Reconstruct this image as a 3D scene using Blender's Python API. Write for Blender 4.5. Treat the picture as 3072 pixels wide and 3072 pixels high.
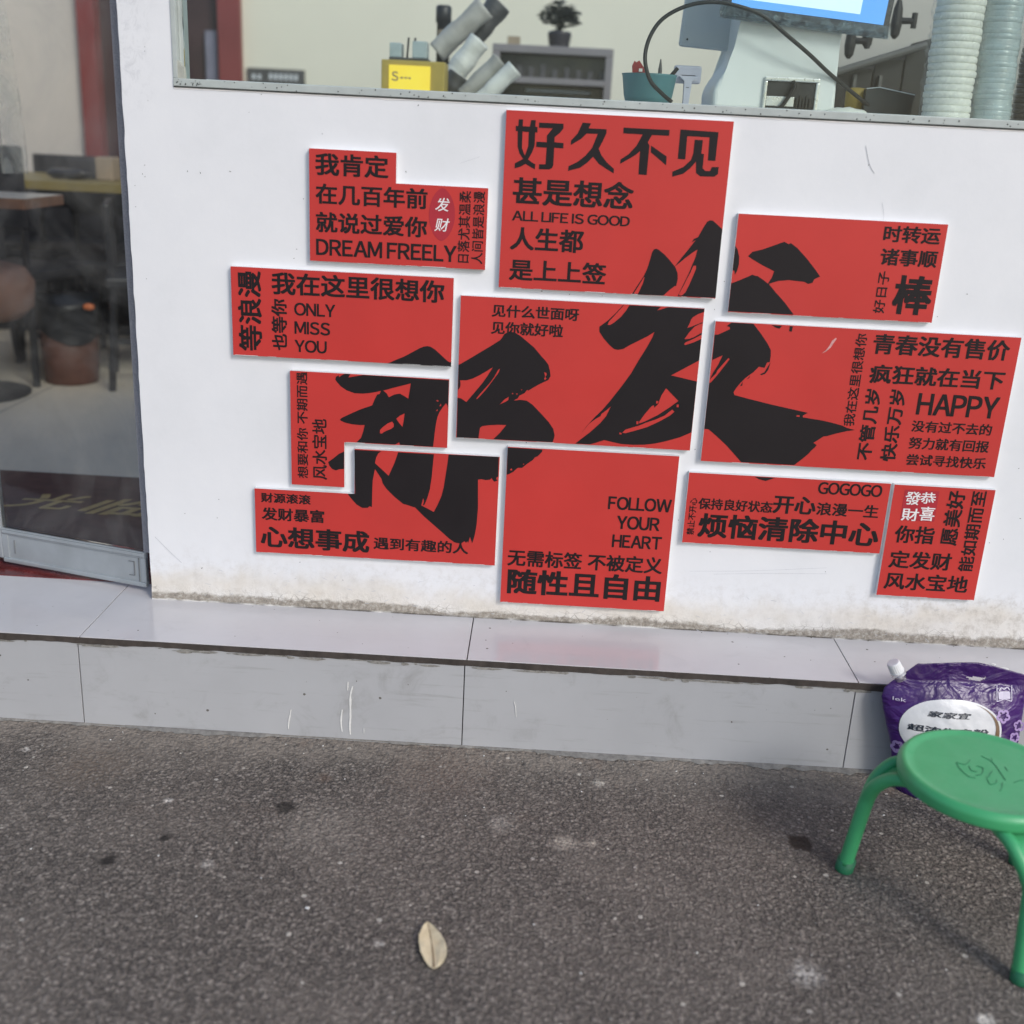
import bpy, bmesh, math, random
from mathutils import Vector, Matrix, noise as mnoise
random.seed(7)
R = math.radians
for o in list(bpy.data.objects):
    bpy.data.objects.remove(o)
scene = bpy.context.scene
COL = scene.collection

# ------------------------------------------------------------------ camera
CAM = Vector((0.9093, -2.2541, 1.2173))
RT = Vector((0.99828589, 0.03240250, 0.04873759))
UP = Vector((-0.05652805, 0.31810655, 0.94636822))
FW = Vector((-0.01516095, 0.94750108, -0.31939293))
FPX = 3315.18
cd = bpy.data.cameras.new('camera')
cam = bpy.data.objects.new('camera', cd)
COL.objects.link(cam)
M = Matrix((RT, UP, -FW)).transposed().to_4x4()
M.translation = CAM
cam.matrix_world = M
cd.sensor_width = 36
cd.lens = FPX / 3072 * 36
cd.clip_start = 0.02
cd.clip_end = 500
cd.dof.use_dof = True
cd.dof.focus_distance = 2.35
cd.dof.aperture_fstop = 2.1
scene.camera = cam

# ------------------------------------------------------------------ light
SUN = Vector((0.52, -0.66, 0.58)).normalized()
world = bpy.data.worlds.new('World')
scene.world = world
world.use_nodes = True
wn = world.node_tree.nodes
sky = wn.new('ShaderNodeTexSky')
sky.sky_type = 'NISHITA'
sky.sun_disc = False
sky.sun_elevation = math.asin(SUN.z)
sky.sun_rotation = math.atan2(SUN.x, SUN.y)
sky.air_density = 1.0
sky.dust_density = 1.6
sky.ozone_density = 0.9
wn['Background'].inputs['Strength'].default_value = 0.12
world.node_tree.links.new(sky.outputs['Color'], wn['Background'].inputs['Color'])
sl = bpy.data.lights.new('sun', 'SUN')
sl.energy = 1.1
sl.angle = R(14)
sl.color = (1.0, 0.985, 0.96)
so = bpy.data.objects.new('sun', sl)
so.rotation_euler = (-SUN).to_track_quat('-Z', 'Y').to_euler()
COL.objects.link(so)
scene.view_settings.view_transform = 'Standard'
scene.view_settings.look = 'None'
scene.view_settings.gamma = 1
scene.view_settings.exposure = 0.46
scene.cycles.sample_clamp_indirect = 4
scene.cycles.max_bounces = 8
scene.cycles.transparent_max_bounces = 12

# ------------------------------------------------------------------ helpers
def ray(u, v):
    return FW + RT * ((u - 1536) / FPX) + UP * ((1536 - v) / FPX)
def on_y(u, v, y):          # point of a vertical plane parallel to the shop wall
    d = ray(u, v); return CAM + d * ((y - CAM.y) / d.y)
def on_z(u, v, z):          # point of a horizontal plane
    d = ray(u, v); return CAM + d * ((z - CAM.z) / d.z)

def props(o, label=None, cat=None, group=None, kind=None):
    if label: o['label'] = label
    if cat: o['category'] = cat
    if group: o['group'] = group
    if kind: o['kind'] = kind
    return o
def thing(name, label, cat, loc=(0, 0, 0), group=None, rz=0):
    o = bpy.data.objects.new(name, None)
    o.empty_display_size = 0.05
    o.location = loc
    o.rotation_euler = (0, 0, rz)
    COL.objects.link(o)
    return props(o, label, cat, group)
def link(name, me, parent=None, mats=(), smooth=False):
    for m in mats:
        me.materials.append(m)
    if smooth:
        for p in me.polygons: p.use_smooth = True
    o = bpy.data.objects.new(name, me)
    COL.objects.link(o)
    if parent is not None:
        o.parent = parent
        pw = parent.matrix_basis.copy()
        if parent.parent: pw = parent.parent.matrix_basis @ pw
        o.matrix_parent_inverse = pw.inverted()
    return o
def bobj(name, bm, parent=None, mats=(), smooth=False, label=None):
    me = bpy.data.meshes.new(name)
    bmesh.ops.recalc_face_normals(bm, faces=bm.faces)
    bm.to_mesh(me); bm.free()
    o = link(name, me, parent, mats, smooth)
    if label: o['label'] = label
    return o
def sheet(name, verts, faces, parent=None, mats=(), smooth=False):
    me = bpy.data.meshes.new(name)
    me.from_pydata([tuple(v) for v in verts], [], faces)
    me.update()
    return link(name, me, parent, mats, smooth)

def box(bm, a, b, bev=0.0, mi=0, rot=None, piv=None):
    a = Vector(a); b = Vector(b)
    t = bmesh.new()
    bmesh.ops.create_cube(t, size=1)
    c = (a + b) / 2; s = b - a
    for v in t.verts:
        v.co = Vector((v.co.x * s.x, v.co.y * s.y, v.co.z * s.z)) + c
    if bev > 0:
        bmesh.ops.bevel(t, geom=list(t.edges), offset=bev, segments=2, affect='EDGES', profile=0.6)
    for f in t.faces: f.material_index = mi
    if rot is not None:
        p = Vector(piv) if piv is not None else c
        for v in t.verts: v.co = rot @ (v.co - p) + p
    me = bpy.data.meshes.new('tmp')
    t.to_mesh(me); t.free()
    bm.from_mesh(me); bpy.data.meshes.remove(me)
def tube(bm, pts, rad, seg=10, mi=0, caps=True, flat=1.0):
    pts = [Vector(p) for p in pts]
    n = len(pts)
    rads = rad if isinstance(rad, (list, tuple)) else [rad] * n
    rings = []
    prev = None
    for i, p in enumerate(pts):
        t = (pts[min(i + 1, n - 1)] - pts[max(i - 1, 0)]).normalized()
        if prev is None:
            ref = Vector((0, 0, 1)) if abs(t.z) < 0.9 else Vector((1, 0, 0))
            u = t.cross(ref).normalized()
        else:
            u = (prev - t * prev.dot(t)).normalized()
        prev = u
        w = t.cross(u)
        rings.append([bm.verts.new(p + (u * math.cos(2 * math.pi * k / seg) + w * math.sin(2 * math.pi * k / seg) * flat) * rads[i]) for k in range(seg)])
    for i in range(n - 1):
        for k in range(seg):
            f = bm.faces.new((rings[i][k], rings[i][(k + 1) % seg], rings[i + 1][(k + 1) % seg], rings[i + 1][k]))
            f.material_index = mi
    if caps:
        bm.faces.new(rings[0][::-1]).material_index = mi
        bm.faces.new(rings[-1]).material_index = mi
def lathe(bm, prof, seg=32, c=(0, 0, 0), mi=0, mat=None, close_top=False, close_bot=False, sx=1.0, sy=1.0):
    c = Vector(c)
    rings = []
    for r, z in prof:
        ring = []
        for k in range(seg):
            a = 2 * math.pi * k / seg
            p = Vector((r * math.cos(a) * sx, r * math.sin(a) * sy, z))
            if mat is not None: p = mat @ p
            ring.append(bm.verts.new(p + c))
        rings.append(ring)
    for i in range(len(rings) - 1):
        for k in range(seg):
            bm.faces.new((rings[i][k], rings[i][(k + 1) % seg], rings[i + 1][(k + 1) % seg], rings[i + 1][k])).material_index = mi
    if close_bot: bm.faces.new(rings[0][::-1]).material_index = mi
    if close_top: bm.faces.new(rings[-1]).material_index = mi
def bez(p0, p1, p2, p3, n=12):
    p0, p1, p2, p3 = map(Vector, (p0, p1, p2, p3))
    return [p0 * (1 - t) ** 3 + p1 * 3 * t * (1 - t) ** 2 + p2 * 3 * t * t * (1 - t) + p3 * t ** 3 for t in [i / n for i in range(n + 1)]]
def catmull(pts, n=6):
    pts = [Vector(p) for p in pts]
    out = []
    for i in range(len(pts) - 1):
        a = pts[max(i - 1, 0)]; b = pts[i]; c = pts[i + 1]; d = pts[min(i + 2, len(pts) - 1)]
        for k in range(n):
            t = k / n
            out.append(0.5 * ((2 * b) + (c - a) * t + (2 * a - 5 * b + 4 * c - d) * t * t + (3 * b - a - 3 * c + d) * t ** 3))
    out.append(pts[-1])
    return out

# ------------------------------------------------------------------ materials
class NT:
    def __init__(self, name):
        self.m = bpy.data.materials.new(name)
        self.m.use_nodes = True
        self.t = self.m.node_tree
        self.b = self.t.nodes['Principled BSDF']
        self.out = self.t.nodes['Material Output']
    def n(self, kind, **kw):
        nd = self.t.nodes.new('ShaderNode' + kind)
        for k, v in kw.items(): setattr(nd, k, v)
        return nd
    def l(self, a, b): self.t.links.new(a, b)
    def coord(self, scale=(1, 1, 1), loc=(0, 0, 0)):
        tc = self.n('TexCoord')
        mp = self.n('Mapping')
        mp.inputs['Scale'].default_value = scale
        mp.inputs['Location'].default_value = loc
        self.l(tc.outputs['Object'], mp.inputs['Vector'])
        return mp.outputs['Vector']
    def noise(self, vec, scale, detail=4, rough=0.55, dist=0.0):
        nd = self.n('TexNoise')
        nd.inputs['Scale'].default_value = scale
        nd.inputs['Detail'].default_value = detail
        nd.inputs['Roughness'].default_value = rough
        nd.inputs['Distortion'].default_value = dist
        self.l(vec, nd.inputs['Vector'])
        return nd.outputs['Fac']
    def voro(self, vec, scale, out='Distance', feature='F1', rnd=1.0):
        nd = self.n('TexVoronoi', feature=feature)
        nd.inputs['Scale'].default_value = scale
        nd.inputs['Randomness'].default_value = rnd
        self.l(vec, nd.inputs['Vector'])
        return nd.outputs[out]
    def flat(self, v):                    # unrolls floor and riser into one plane: x, y + z
        a = self.n('SeparateXYZ'); self.l(v, a.inputs[0])
        c = self.n('CombineXYZ')
        self.l(a.outputs['X'], c.inputs['X']); self.l(self.math('ADD', a.outputs['Y'], a.outputs['Z']), c.inputs['Y'])
        return c.outputs[0]
    def ramp(self, fac, stops):
        nd = self.n('ValToRGB')
        e = nd.color_ramp.elements
        while len(e) > 1: e.remove(e[-1])
        for i, (p, c) in enumerate(stops):
            c = c if isinstance(c, (tuple, list)) else (c, c, c)
            if i == 0: el = e[0]; el.position = p
            else: el = e.new(p)
            el.color = (*c[:3], 1)
        self.l(fac, nd.inputs['Fac'])
        return nd.outputs['Color']
    def mix(self, fac, a, b, blend='MIX'):
        nd = self.n('Mix', data_type='RGBA', blend_type=blend)
        for sock, v in ((0, fac), (6, a), (7, b)):
            if hasattr(v, 'is_output'): self.l(v, nd.inputs[sock])
            elif sock == 0: nd.inputs[0].default_value = v
            else: nd.inputs[sock].default_value = (*v[:3], 1)
        return nd.outputs[2]
    def math(self, op, a, b=0.0, c=None, clamp=False):
        nd = self.n('Math', operation=op)
        nd.use_clamp = clamp
        for i, v in enumerate((a, b) if c is None else (a, b, c)):
            if hasattr(v, 'is_output'): self.l(v, nd.inputs[i])
            else: nd.inputs[i].default_value = v
        return nd.outputs[0]
    def smooth(self, v, lo, hi):
        nd = self.n('MapRange', interpolation_type='SMOOTHSTEP')
        self.l(v, nd.inputs['Value'])
        nd.inputs['From Min'].default_value = lo
        nd.inputs['From Max'].default_value = hi
        return nd.outputs['Result']
    def bump(self, h, strength=0.3, dist=0.01):
        nd = self.n('Bump')
        nd.inputs['Strength'].default_value = strength
        nd.inputs['Distance'].default_value = dist
        self.l(h, nd.inputs['Height'])
        self.l(nd.outputs['Normal'], self.b.inputs['Normal'])
    def set(self, **kw):
        names = dict(col='Base Color', rough='Roughness', metal='Metallic', spec='Specular IOR Level', coat='Coat Weight',
                     trans='Transmission Weight', emis='Emission Color', estr='Emission Strength', alpha='Alpha', sub='Subsurface Weight')
        for k, v in kw.items():
            s = self.b.inputs[names[k]]
            if hasattr(v, 'is_output'): self.l(v, s)
            elif isinstance(v, (tuple, list)): s.default_value = (*v[:3], 1)
            else: s.default_value = v
        return self.m

def plain(name, col, rough=0.5, var=0.10, scale=14, bump=0.0, metal=0.0, spec=0.5, fine=0.0):
    t = NT(name)
    v = t.coord()
    f = t.noise(v, scale, 5, 0.6)
    a = tuple(c * (1 - var) for c in col); b = tuple(min(1, c * (1 + var)) for c in col)
    t.set(col=t.ramp(f, [(0.3, a), (0.7, b)]), metal=metal, spec=spec)
    t.set(rough=t.ramp(t.noise(v, scale * 1.7, 4), [(0.3, max(0, rough - 0.08)), (0.7, min(1, rough + 0.08))]))
    if bump > 0: t.bump(t.noise(v, scale * 6, 4), bump, 0.002)
    return t.m
def emissive(name, col, strength):
    t = NT(name)
    v = t.coord()
    f = t.noise(v, 9, 2)
    t.set(col=(0.02, 0.02, 0.02), emis=t.mix(f, col, tuple(min(1, c * 1.15 + 0.02) for c in col)), estr=strength, rough=0.3)
    return t.m
def glass(name, haze=0.06, tint=(0.96, 0.98, 0.97), hcol=(0.7, 0.7, 0.68), scale=2.2, ior=1.22):
    t = NT(name)
    v = t.coord()
    tr = t.n('BsdfTransparent'); tr.inputs['Color'].default_value = (*tint, 1)
    gl = t.n('BsdfGlossy'); gl.inputs['Roughness'].default_value = 0.02
    fr = t.n('Fresnel'); fr.inputs['IOR'].default_value = ior
    m1 = t.n('MixShader')
    t.l(fr.outputs[0], m1.inputs[0]); t.l(tr.outputs[0], m1.inputs[1]); t.l(gl.outputs[0], m1.inputs[2])
    df = t.n('BsdfDiffuse'); df.inputs['Color'].default_value = (*hcol, 1)
    m2 = t.n('MixShader')
    n1 = t.noise(v, scale, 6, 0.65, 1.2)
    t.l(t.math('MULTIPLY', t.smooth(n1, 0.35, 0.8), haze * 2.2), m2.inputs[0])
    t.l(m1.outputs[0], m2.inputs[1]); t.l(df.outputs[0], m2.inputs[2])
    t.l(m2.outputs[0], t.out.inputs['Surface'])
    return t.m
def film(name, col, amount, rough=0.12, scale=30):
    t = NT(name)
    v = t.coord()
    tr = t.n('BsdfTransparent')
    t.set(col=col, rough=rough, spec=0.8)
    m2 = t.n('MixShader')
    n1 = t.noise(v, scale, 5, 0.6, 0.8)
    t.l(t.math('MULTIPLY', t.smooth(n1, 0.3, 0.75), amount), m2.inputs[0])
    t.l(tr.outputs[0], m2.inputs[1]); t.l(t.b.outputs[0], m2.inputs[2])
    t.l(m2.outputs[0], t.out.inputs['Surface'])
    t.bump(t.noise(v, scale * 1.3, 4, 0.6, 1.0), 0.8, 0.01)
    return t.m

def ground_material():
    t = NT('asphalt')
    v = t.coord()
    warp = t.n('TexNoise'); warp.inputs['Scale'].default_value = 90; warp.inputs['Detail'].default_value = 2
    t.l(v, warp.inputs['Vector'])
    av = t.n('VectorMath', operation='SUBTRACT'); t.l(warp.outputs['Color'], av.inputs[0]); av.inputs[1].default_value = (0.5, 0.5, 0.5)
    sv = t.n('VectorMath', operation='SCALE'); t.l(av.outputs[0], sv.inputs[0]); sv.inputs['Scale'].default_value = 0.008
    wv = t.n('VectorMath', operation='ADD'); t.l(v, wv.inputs[0]); t.l(sv.outputs[0], wv.inputs[1])
    wv = wv.outputs[0]
    cell = t.voro(wv, 125)
    cell2 = t.voro(wv, 260)
    cellc = t.voro(wv, 125, 'Color')
    n_f = t.noise(v, 300, 3, 0.7)
    n_m = t.noise(v, 34, 4, 0.6)
    n_l = t.noise(v, 2.1, 5, 0.6, 0.4)
    sep = t.n('SeparateColor'); t.l(cellc, sep.inputs[0])
    stone = t.ramp(sep.outputs[0], [(0.0, (0.095, 0.083, 0.073)), (0.45, (0.180, 0.160, 0.143)), (0.8, (0.31, 0.279, 0.252)), (1.0, (0.48, 0.44, 0.40))])
    gap = t.ramp(cell, [(0.30, 0.0), (0.62, 1.0)])
    col = t.mix(gap, stone, (0.014, 0.012, 0.012))
    small = t.ramp(cell2, [(0.05, (0.39, 0.352, 0.32)), (0.35, (0.175, 0.156, 0.140)), (0.62, (0.017, 0.015, 0.014))])
    col = t.mix(0.42, col, small)
    col = t.mix(0.28, col, t.ramp(n_f, [(0.36, (0.010, 0.009, 0.009)), (0.64, (0.37, 0.34, 0.315))]))
    col = t.mix(t.smooth(n_l, 0.40, 0.78), col, t.mix(0.42, col, (0.23, 0.205, 0.182)))
    col = t.mix(t.math('MULTIPLY', t.smooth(n_m, 0.5, 0.8), 0.30), col, (0.05, 0.044, 0.040))
    # dust that collects along the foot of the step
    sx = t.n('SeparateXYZ'); t.l(v, sx.inputs[0])
    edge = t.math('ADD', sx.outputs['Y'], t.math('MULTIPLY', t.math('SUBTRACT', t.noise(v, 7, 5, 0.65), 0.5), 0.34))
    ef = t.math('MULTIPLY', t.smooth(edge, -0.36, -0.20), t.smooth(t.noise(v, 60, 4, 0.7), 0.30, 0.62))
    col = t.mix(t.math('MULTIPLY', ef, 0.9), col, (0.27, 0.24, 0.21))
    rust = t.math('MULTIPLY', t.smooth(t.noise(v, 5.2, 3, 0.6), 0.60, 0.72), t.smooth(sx.outputs['Y'], -0.55, -0.28))
    col = t.mix(t.math('MULTIPLY', rust, 0.45), col, (0.20, 0.12, 0.08))
    # scattered pale specks
    sp = t.n('TexVoronoi', voronoi_dimensions='2D'); sp.inputs['Scale'].default_value = 21; t.l(t.flat(v), sp.inputs['Vector'])
    ss = t.n('SeparateColor'); t.l(sp.outputs['Color'], ss.inputs[0])
    spd = t.math('ADD', sp.outputs['Distance'], t.math('MULTIPLY', t.math('SUBTRACT', t.noise(v, 150, 4, 0.7), 0.5), 0.16))
    size = t.math('MULTIPLY', t.math('POWER', ss.outputs[1], 2.6), 0.10)
    speck = t.math('MULTIPLY', t.math('LESS_THAN', spd, size), t.math('GREATER_THAN', ss.outputs[0], 0.72))
    col = t.mix(t.math('MULTIPLY', speck, 0.75), col, (0.52, 0.50, 0.46))
    spots = [  # u, v of each mark (stains, patches, a painted leg shadow), radius, colour, softness
        (858, 2422, .022, (0.018, 0.016, 0.015), .5, .95), (325, 2582, .017, (0.02, 0.018, 0.017), .6, .9),
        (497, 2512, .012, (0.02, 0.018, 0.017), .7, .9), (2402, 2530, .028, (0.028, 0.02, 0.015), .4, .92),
        (2225, 2465, .11, (0.05, 0.04, 0.033), 1.2, .38), (2490, 2585, .05, (0.04, 0.03, 0.026), 1.0, .6),  # second patch paints the stool leg's soft shadow into the asphalt
        (960, 2480, .10, (0.30, 0.28, 0.25), 1.0, .45), (2418, 2922, .030, (0.50, 0.49, 0.47), 1.1, .9),
        (2955, 3064, .018, (0.70, 0.68, 0.64), .6, .95), (1695, 2528, .024, (0.50, 0.46, 0.40), 1.2, .8),
        (1775, 2530, .014, (0.50, 0.46, 0.40), 1.2, .75), (620, 2592, .014, (0.50, 0.48, 0.45), 1.2, .85),
        (505, 2403, .011, (0.62, 0.60, 0.57), .8, .9), (80, 2247, .010, (0.62, 0.60, 0.57), .8, .9),
        (1135, 2832, .010, (0.55, 0.53, 0.5), 1.0, .85), (1500, 2468, .030, (0.40, 0.38, 0.35), 1.3, .6),
        (1800, 2350, .016, (0.55, 0.53, 0.48), 1.2, .8), (270, 2300, .10, (0.13, 0.09, 0.06), 1.2, .35),
        (1330, 2300, .13, (0.17, 0.11, 0.085), 1.2, .35), (2650, 2660, .14, (0.17, 0.17, 0.175), 1.2, .30),
        (2290, 2350, .16, (0.045, 0.042, 0.042), 1.1, .30), (1180, 2130, .3, (0.06, 0.055, 0.05), 1.0, .3),  # broad, soft darker patches
    ]
    nw = t.n('TexNoise'); nw.inputs['Scale'].default_value = 62; nw.inputs['Detail'].default_value = 4
    t.l(v, nw.inputs['Vector'])
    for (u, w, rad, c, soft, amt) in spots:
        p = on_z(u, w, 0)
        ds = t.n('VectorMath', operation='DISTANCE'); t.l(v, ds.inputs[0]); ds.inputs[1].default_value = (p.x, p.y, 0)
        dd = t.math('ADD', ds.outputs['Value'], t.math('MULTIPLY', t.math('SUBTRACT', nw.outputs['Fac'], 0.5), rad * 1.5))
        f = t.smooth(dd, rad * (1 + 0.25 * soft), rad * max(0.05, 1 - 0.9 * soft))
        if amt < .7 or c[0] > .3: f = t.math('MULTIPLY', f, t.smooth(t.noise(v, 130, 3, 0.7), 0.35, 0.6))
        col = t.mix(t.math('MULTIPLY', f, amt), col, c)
    # hairline crack
    a = on_z(2420, 2680, 0); b = on_z(2545, 3050, 0)
    dx, dy = b.x - a.x, b.y - a.y
    L = math.hypot(dx, dy)
    vx = t.math('SUBTRACT', sx.outputs['X'], a.x); vy = t.math('SUBTRACT', sx.outputs['Y'], a.y)
    cr = t.math('ABSOLUTE', t.math('ADD', t.math('SUBTRACT', t.math('MULTIPLY', vx, dy / L), t.math('MULTIPLY', vy, dx / L)),
                                   t.math('MULTIPLY', t.math('SUBTRACT', t.noise(v, 14, 3), 0.5), 0.03)))
    crf = t.math('MULTIPLY', t.math('LESS_THAN', cr, 0.0022), t.smooth(sx.outputs['Y'], -0.45, -0.6))
    col = t.mix(t.math('MULTIPLY', crf, 0.3), col, (0.02, 0.018, 0.017))
    col = t.mix(1.0, col, (1.20, 1.160, 1.105), 'MULTIPLY')
    t.set(col=col, rough=0.85, spec=0.3)
    h = t.math('ADD', t.math('MULTIPLY', t.math('SUBTRACT', 1.0, cell), 1.0), t.math('ADD', t.math('MULTIPLY', t.math('SUBTRACT', 1.0, cell2), 0.45), t.math('MULTIPLY', n_f, 0.5)))
    t.bump(h, 0.8, 0.0045)
    return t.m

def wall_material():
    t = NT('painted_wall')
    v = t.coord()
    sx = t.n('SeparateXYZ'); t.l(v, sx.inputs[0])
    base = t.ramp(t.noise(v, 2.6, 7, 0.68), [(0.28, (0.72, 0.733, 0.755)), (0.5, (0.775, 0.785, 0.81)), (0.7, (0.81, 0.818, 0.84))])
    # water marks that rise from the floor, cream near the floor and grey above
    n1 = t.noise(v, 5.0, 6, 0.65, 0.6)
    z = t.math('SUBTRACT', sx.outputs['Z'], 0.204)
    right = t.smooth(sx.outputs['X'], 1.35, 2.0)
    zc = t.math('ADD', t.math('SUBTRACT', z, t.math('MULTIPLY', right, 0.025)), t.math('MULTIPLY', t.math('SUBTRACT', n1, 0.5), 0.14))
    cream = t.math('MULTIPLY', t.smooth(zc, 0.095, 0.040), t.math('ADD', 0.55, t.math('MULTIPLY', t.smooth(t.noise(v, 3.7, 4, 0.6), 0.35, 0.65), 0.45)))
    c = t.mix(t.math('MULTIPLY', cream, 0.85), base, t.ramp(t.noise(v, 24, 5, 0.7), [(0.3, (0.60, 0.54, 0.45)), (0.7, (0.74, 0.695, 0.62))]))
    gz = t.math('ADD', z, t.math('MULTIPLY', t.math('SUBTRACT', t.noise(v, 9, 6, 0.7, 0.8), 0.5), 0.13))
    grey = t.math('MULTIPLY', t.smooth(gz, 0.15, 0.085), t.smooth(t.noise(v, 46, 5, 0.75), 0.42, 0.72))
    grey = t.math('MULTIPLY', grey, t.math('ADD', 0.24, t.math('MULTIPLY', t.smooth(sx.outputs['X'], 1.5, 1.95), 0.42)))
    c = t.mix(grey, c, (0.40, 0.365, 0.315))
    # crumbling strip at the very bottom
    zz = t.math('ADD', t.math('ADD', z, t.math('MULTIPLY', t.math('SUBTRACT', t.noise(v, 16, 6, 0.75, 0.5), 0.5), 0.045)), t.math('MULTIPLY', t.math('SUBTRACT', t.noise(v, 2.3, 3, 0.6), 0.5), 0.05))
    bare = t.smooth(zz, 0.026, 0.016)
    barec = t.ramp(t.noise(v, 85, 6, 0.75), [(0.30, (0.10, 0.085, 0.07)), (0.5, (0.29, 0.255, 0.21)), (0.70, (0.60, 0.57, 0.52))])
    c = t.mix(t.math('MULTIPLY', bare, 0.9), c, barec)
    cr = t.voro(t.coord((1.0, 1.0, 2.2)), 42, 'Distance', 'DISTANCE_TO_EDGE')
    crk = t.math('MULTIPLY', t.math('LESS_THAN', cr, 0.035), t.math('MULTIPLY', t.smooth(zz, 0.045, 0.02), t.smooth(t.noise(v, 8, 3), 0.45, 0.6)))
    c = t.mix(t.math('MULTIPLY', crk, 0.6), c, (0.20, 0.17, 0.14))
    line = t.smooth(t.math('ADD', z, t.math('MULTIPLY', t.math('SUBTRACT', t.noise(v, 30, 4, 0.7), 0.5), 0.01)), 0.0045, 0.002)
    c = t.mix(t.math('MULTIPLY', line, 0.8), c, t.ramp(t.noise(v, 12, 3), [(0.45, (0.07, 0.06, 0.05)), (0.6, (0.75, 0.74, 0.72))]))
    # faint scuffs and fly specks
    sc = t.smooth(t.noise(t.coord((1, 1, 5)), 36, 5, 0.8), 0.70, 0.78)
    c = t.mix(t.math('MULTIPLY', sc, 0.30), c, (0.42, 0.42, 0.44))
    # rubbed, patchy paint beside the door
    rub = t.math('MULTIPLY', t.smooth(sx.outputs['X'], 0.165, 0.10), t.smooth(sx.outputs['Z'], 1.2, 1.3))
    rub = t.math('MULTIPLY', rub, t.smooth(t.noise(t.coord((1, 1, 0.6)), 60, 6, 0.75, 1.5), 0.45, 0.7))
    c = t.mix(t.math('MULTIPLY', rub, 0.35), c, (0.42, 0.43, 0.46))
    t.set(col=c, rough=0.5, spec=0.4)
    hh = t.math('ADD', t.math('MULTIPLY', t.noise(v, 26, 5, 0.6), 0.25), t.math('MULTIPLY', t.math('MULTIPLY', t.noise(v, 120, 5, 0.75), t.smooth(zz, 0.05, 0.0)), 2.2))
    t.bump(hh, 0.4, 0.006)
    return t.m

def tile_material(name, col, rough, dirt, dirtcol, streak=0.0, spec=0.5):
    t = NT(name)
    v = t.coord()
    n1 = t.noise(v, 3.3, 5, 0.6)
    c = t.ramp(n1, [(0.3, tuple(x * 0.93 for x in col)), (0.7, tuple(min(1, x * 1.05) for x in col))])
    d = t.smooth(t.noise(v, 11, 6, 0.7, 0.6), 0.52, 0.82)
    c = t.mix(t.math('MULTIPLY', d, dirt), c, dirtcol)
    st = t.smooth(t.noise(t.coord((3, 30, 46)), 1.6, 5, 0.7), 0.55, 0.75)
    c = t.mix(t.math('MULTIPLY', st, streak), c, dirtcol)
    sp = t.n('TexVoronoi', voronoi_dimensions='2D'); sp.inputs['Scale'].default_value = 19; t.l(t.flat(v), sp.inputs['Vector'])
    xr = t.n('SeparateXYZ'); t.l(v, xr.inputs[0])
    ss = t.n('SeparateColor'); t.l(sp.outputs['Color'], ss.inputs[0])
    dd = t.math('ADD', sp.outputs['Distance'], t.math('MULTIPLY', t.math('SUBTRACT', t.noise(v, 200, 3, 0.7), 0.5), 0.08))
    fl = t.math('MULTIPLY', t.math('LESS_THAN', dd, t.math('MULTIPLY', t.math('POWER', ss.outputs[1], 2.2), 0.052)), t.math('GREATER_THAN', ss.outputs[0], t.math('SUBTRACT', 0.74, t.math('MULTIPLY', t.smooth(xr.outputs['X'], 1.15, 1.55), 0.38))))
    c = t.mix(t.math('MULTIPLY', fl, 0.85), c, (0.075, 0.062, 0.045))
    t.set(col=c, spec=spec)
    t.set(rough=t.ramp(t.noise(v, 14, 5, 0.7), [(0.35, rough), (0.75, rough + 0.16)]))
    return t.m

m_ground = ground_material()
m_wall = wall_material()
m_tile = tile_material('glazed_top_tile', (0.58, 0.57, 0.58), 0.075, 0.25, (0.36, 0.35, 0.355), 0.08)
m_riser = tile_material('riser_tile', (0.43, 0.435, 0.45), 0.42, 0.55, (0.22, 0.21, 0.20), 0.38)
m_grout = plain('grout', (0.15, 0.14, 0.13), 0.9, 0.25, 60, 0.3)
m_lip = plain('cement_lip', (0.052, 0.042, 0.036), 0.85, 0.35, 40, 0.5)
m_chip = plain('broken_mortar', (0.26, 0.25, 0.23), 0.9, 0.4, 120, 0.7)
m_smear = plain('cement_smear', (0.21, 0.20, 0.185), 0.9, 0.3, 90, 0.5)
m_white = plain('white_board_edge', (0.72, 0.72, 0.73), 0.55, 0.05, 30)
m_red = plain('red_print', (0.54, 0.042, 0.036), 0.46, 0.06, 3.5, 0.03, spec=0.35)
m_ink = plain('black_print', (0.013, 0.010, 0.0115), 0.55, 0.1, 6, spec=0.28)
m_seal = plain('crimson_print', (0.40, 0.018, 0.032), 0.5, 0.06, 20)
m_paper = plain('white_print', (0.82, 0.80, 0.80), 0.5, 0.04, 20)
m_frame = plain('window_frame_paint', (0.43, 0.47, 0.455), 0.5, 0.10, 22, 0.15)
m_seam = plain('dark_seam_and_dirt', (0.05, 0.055, 0.05), 0.9, 0.2, 40)  # dark colour of the frame seam and the dirt specks
m_caulk = plain('yellowed_caulk', (0.40, 0.41, 0.36), 0.7, 0.15, 50, 0.3)
m_pane = glass('window_glass', 0.004, (0.93, 0.965, 0.95))
m_dpane = glass('door_glass', 0.075, (0.94, 0.94, 0.92), (0.50, 0.49, 0.47), 3.0, 1.25)
m_alu = plain('door_aluminium', (0.39, 0.42, 0.44), 0.38, 0.12, 9, 0.05, metal=0.35)
m_alud = plain('door_groove', (0.16, 0.17, 0.18), 0.5, 0.2, 20)
m_brush = plain('grey_brush_strip', (0.29, 0.29, 0.32), 0.8, 0.25, 300, 0.4)
m_marble = plain('red_marble', (0.12, 0.022, 0.022), 0.22, 0.45, 14)
m_mat = plain('brown_mat', (0.105, 0.045, 0.041), 0.95, 0.25, 30, 0.4)
m_gold = plain('gold_mat_print', (0.50, 0.35, 0.14), 0.8, 0.2, 40)
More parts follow.
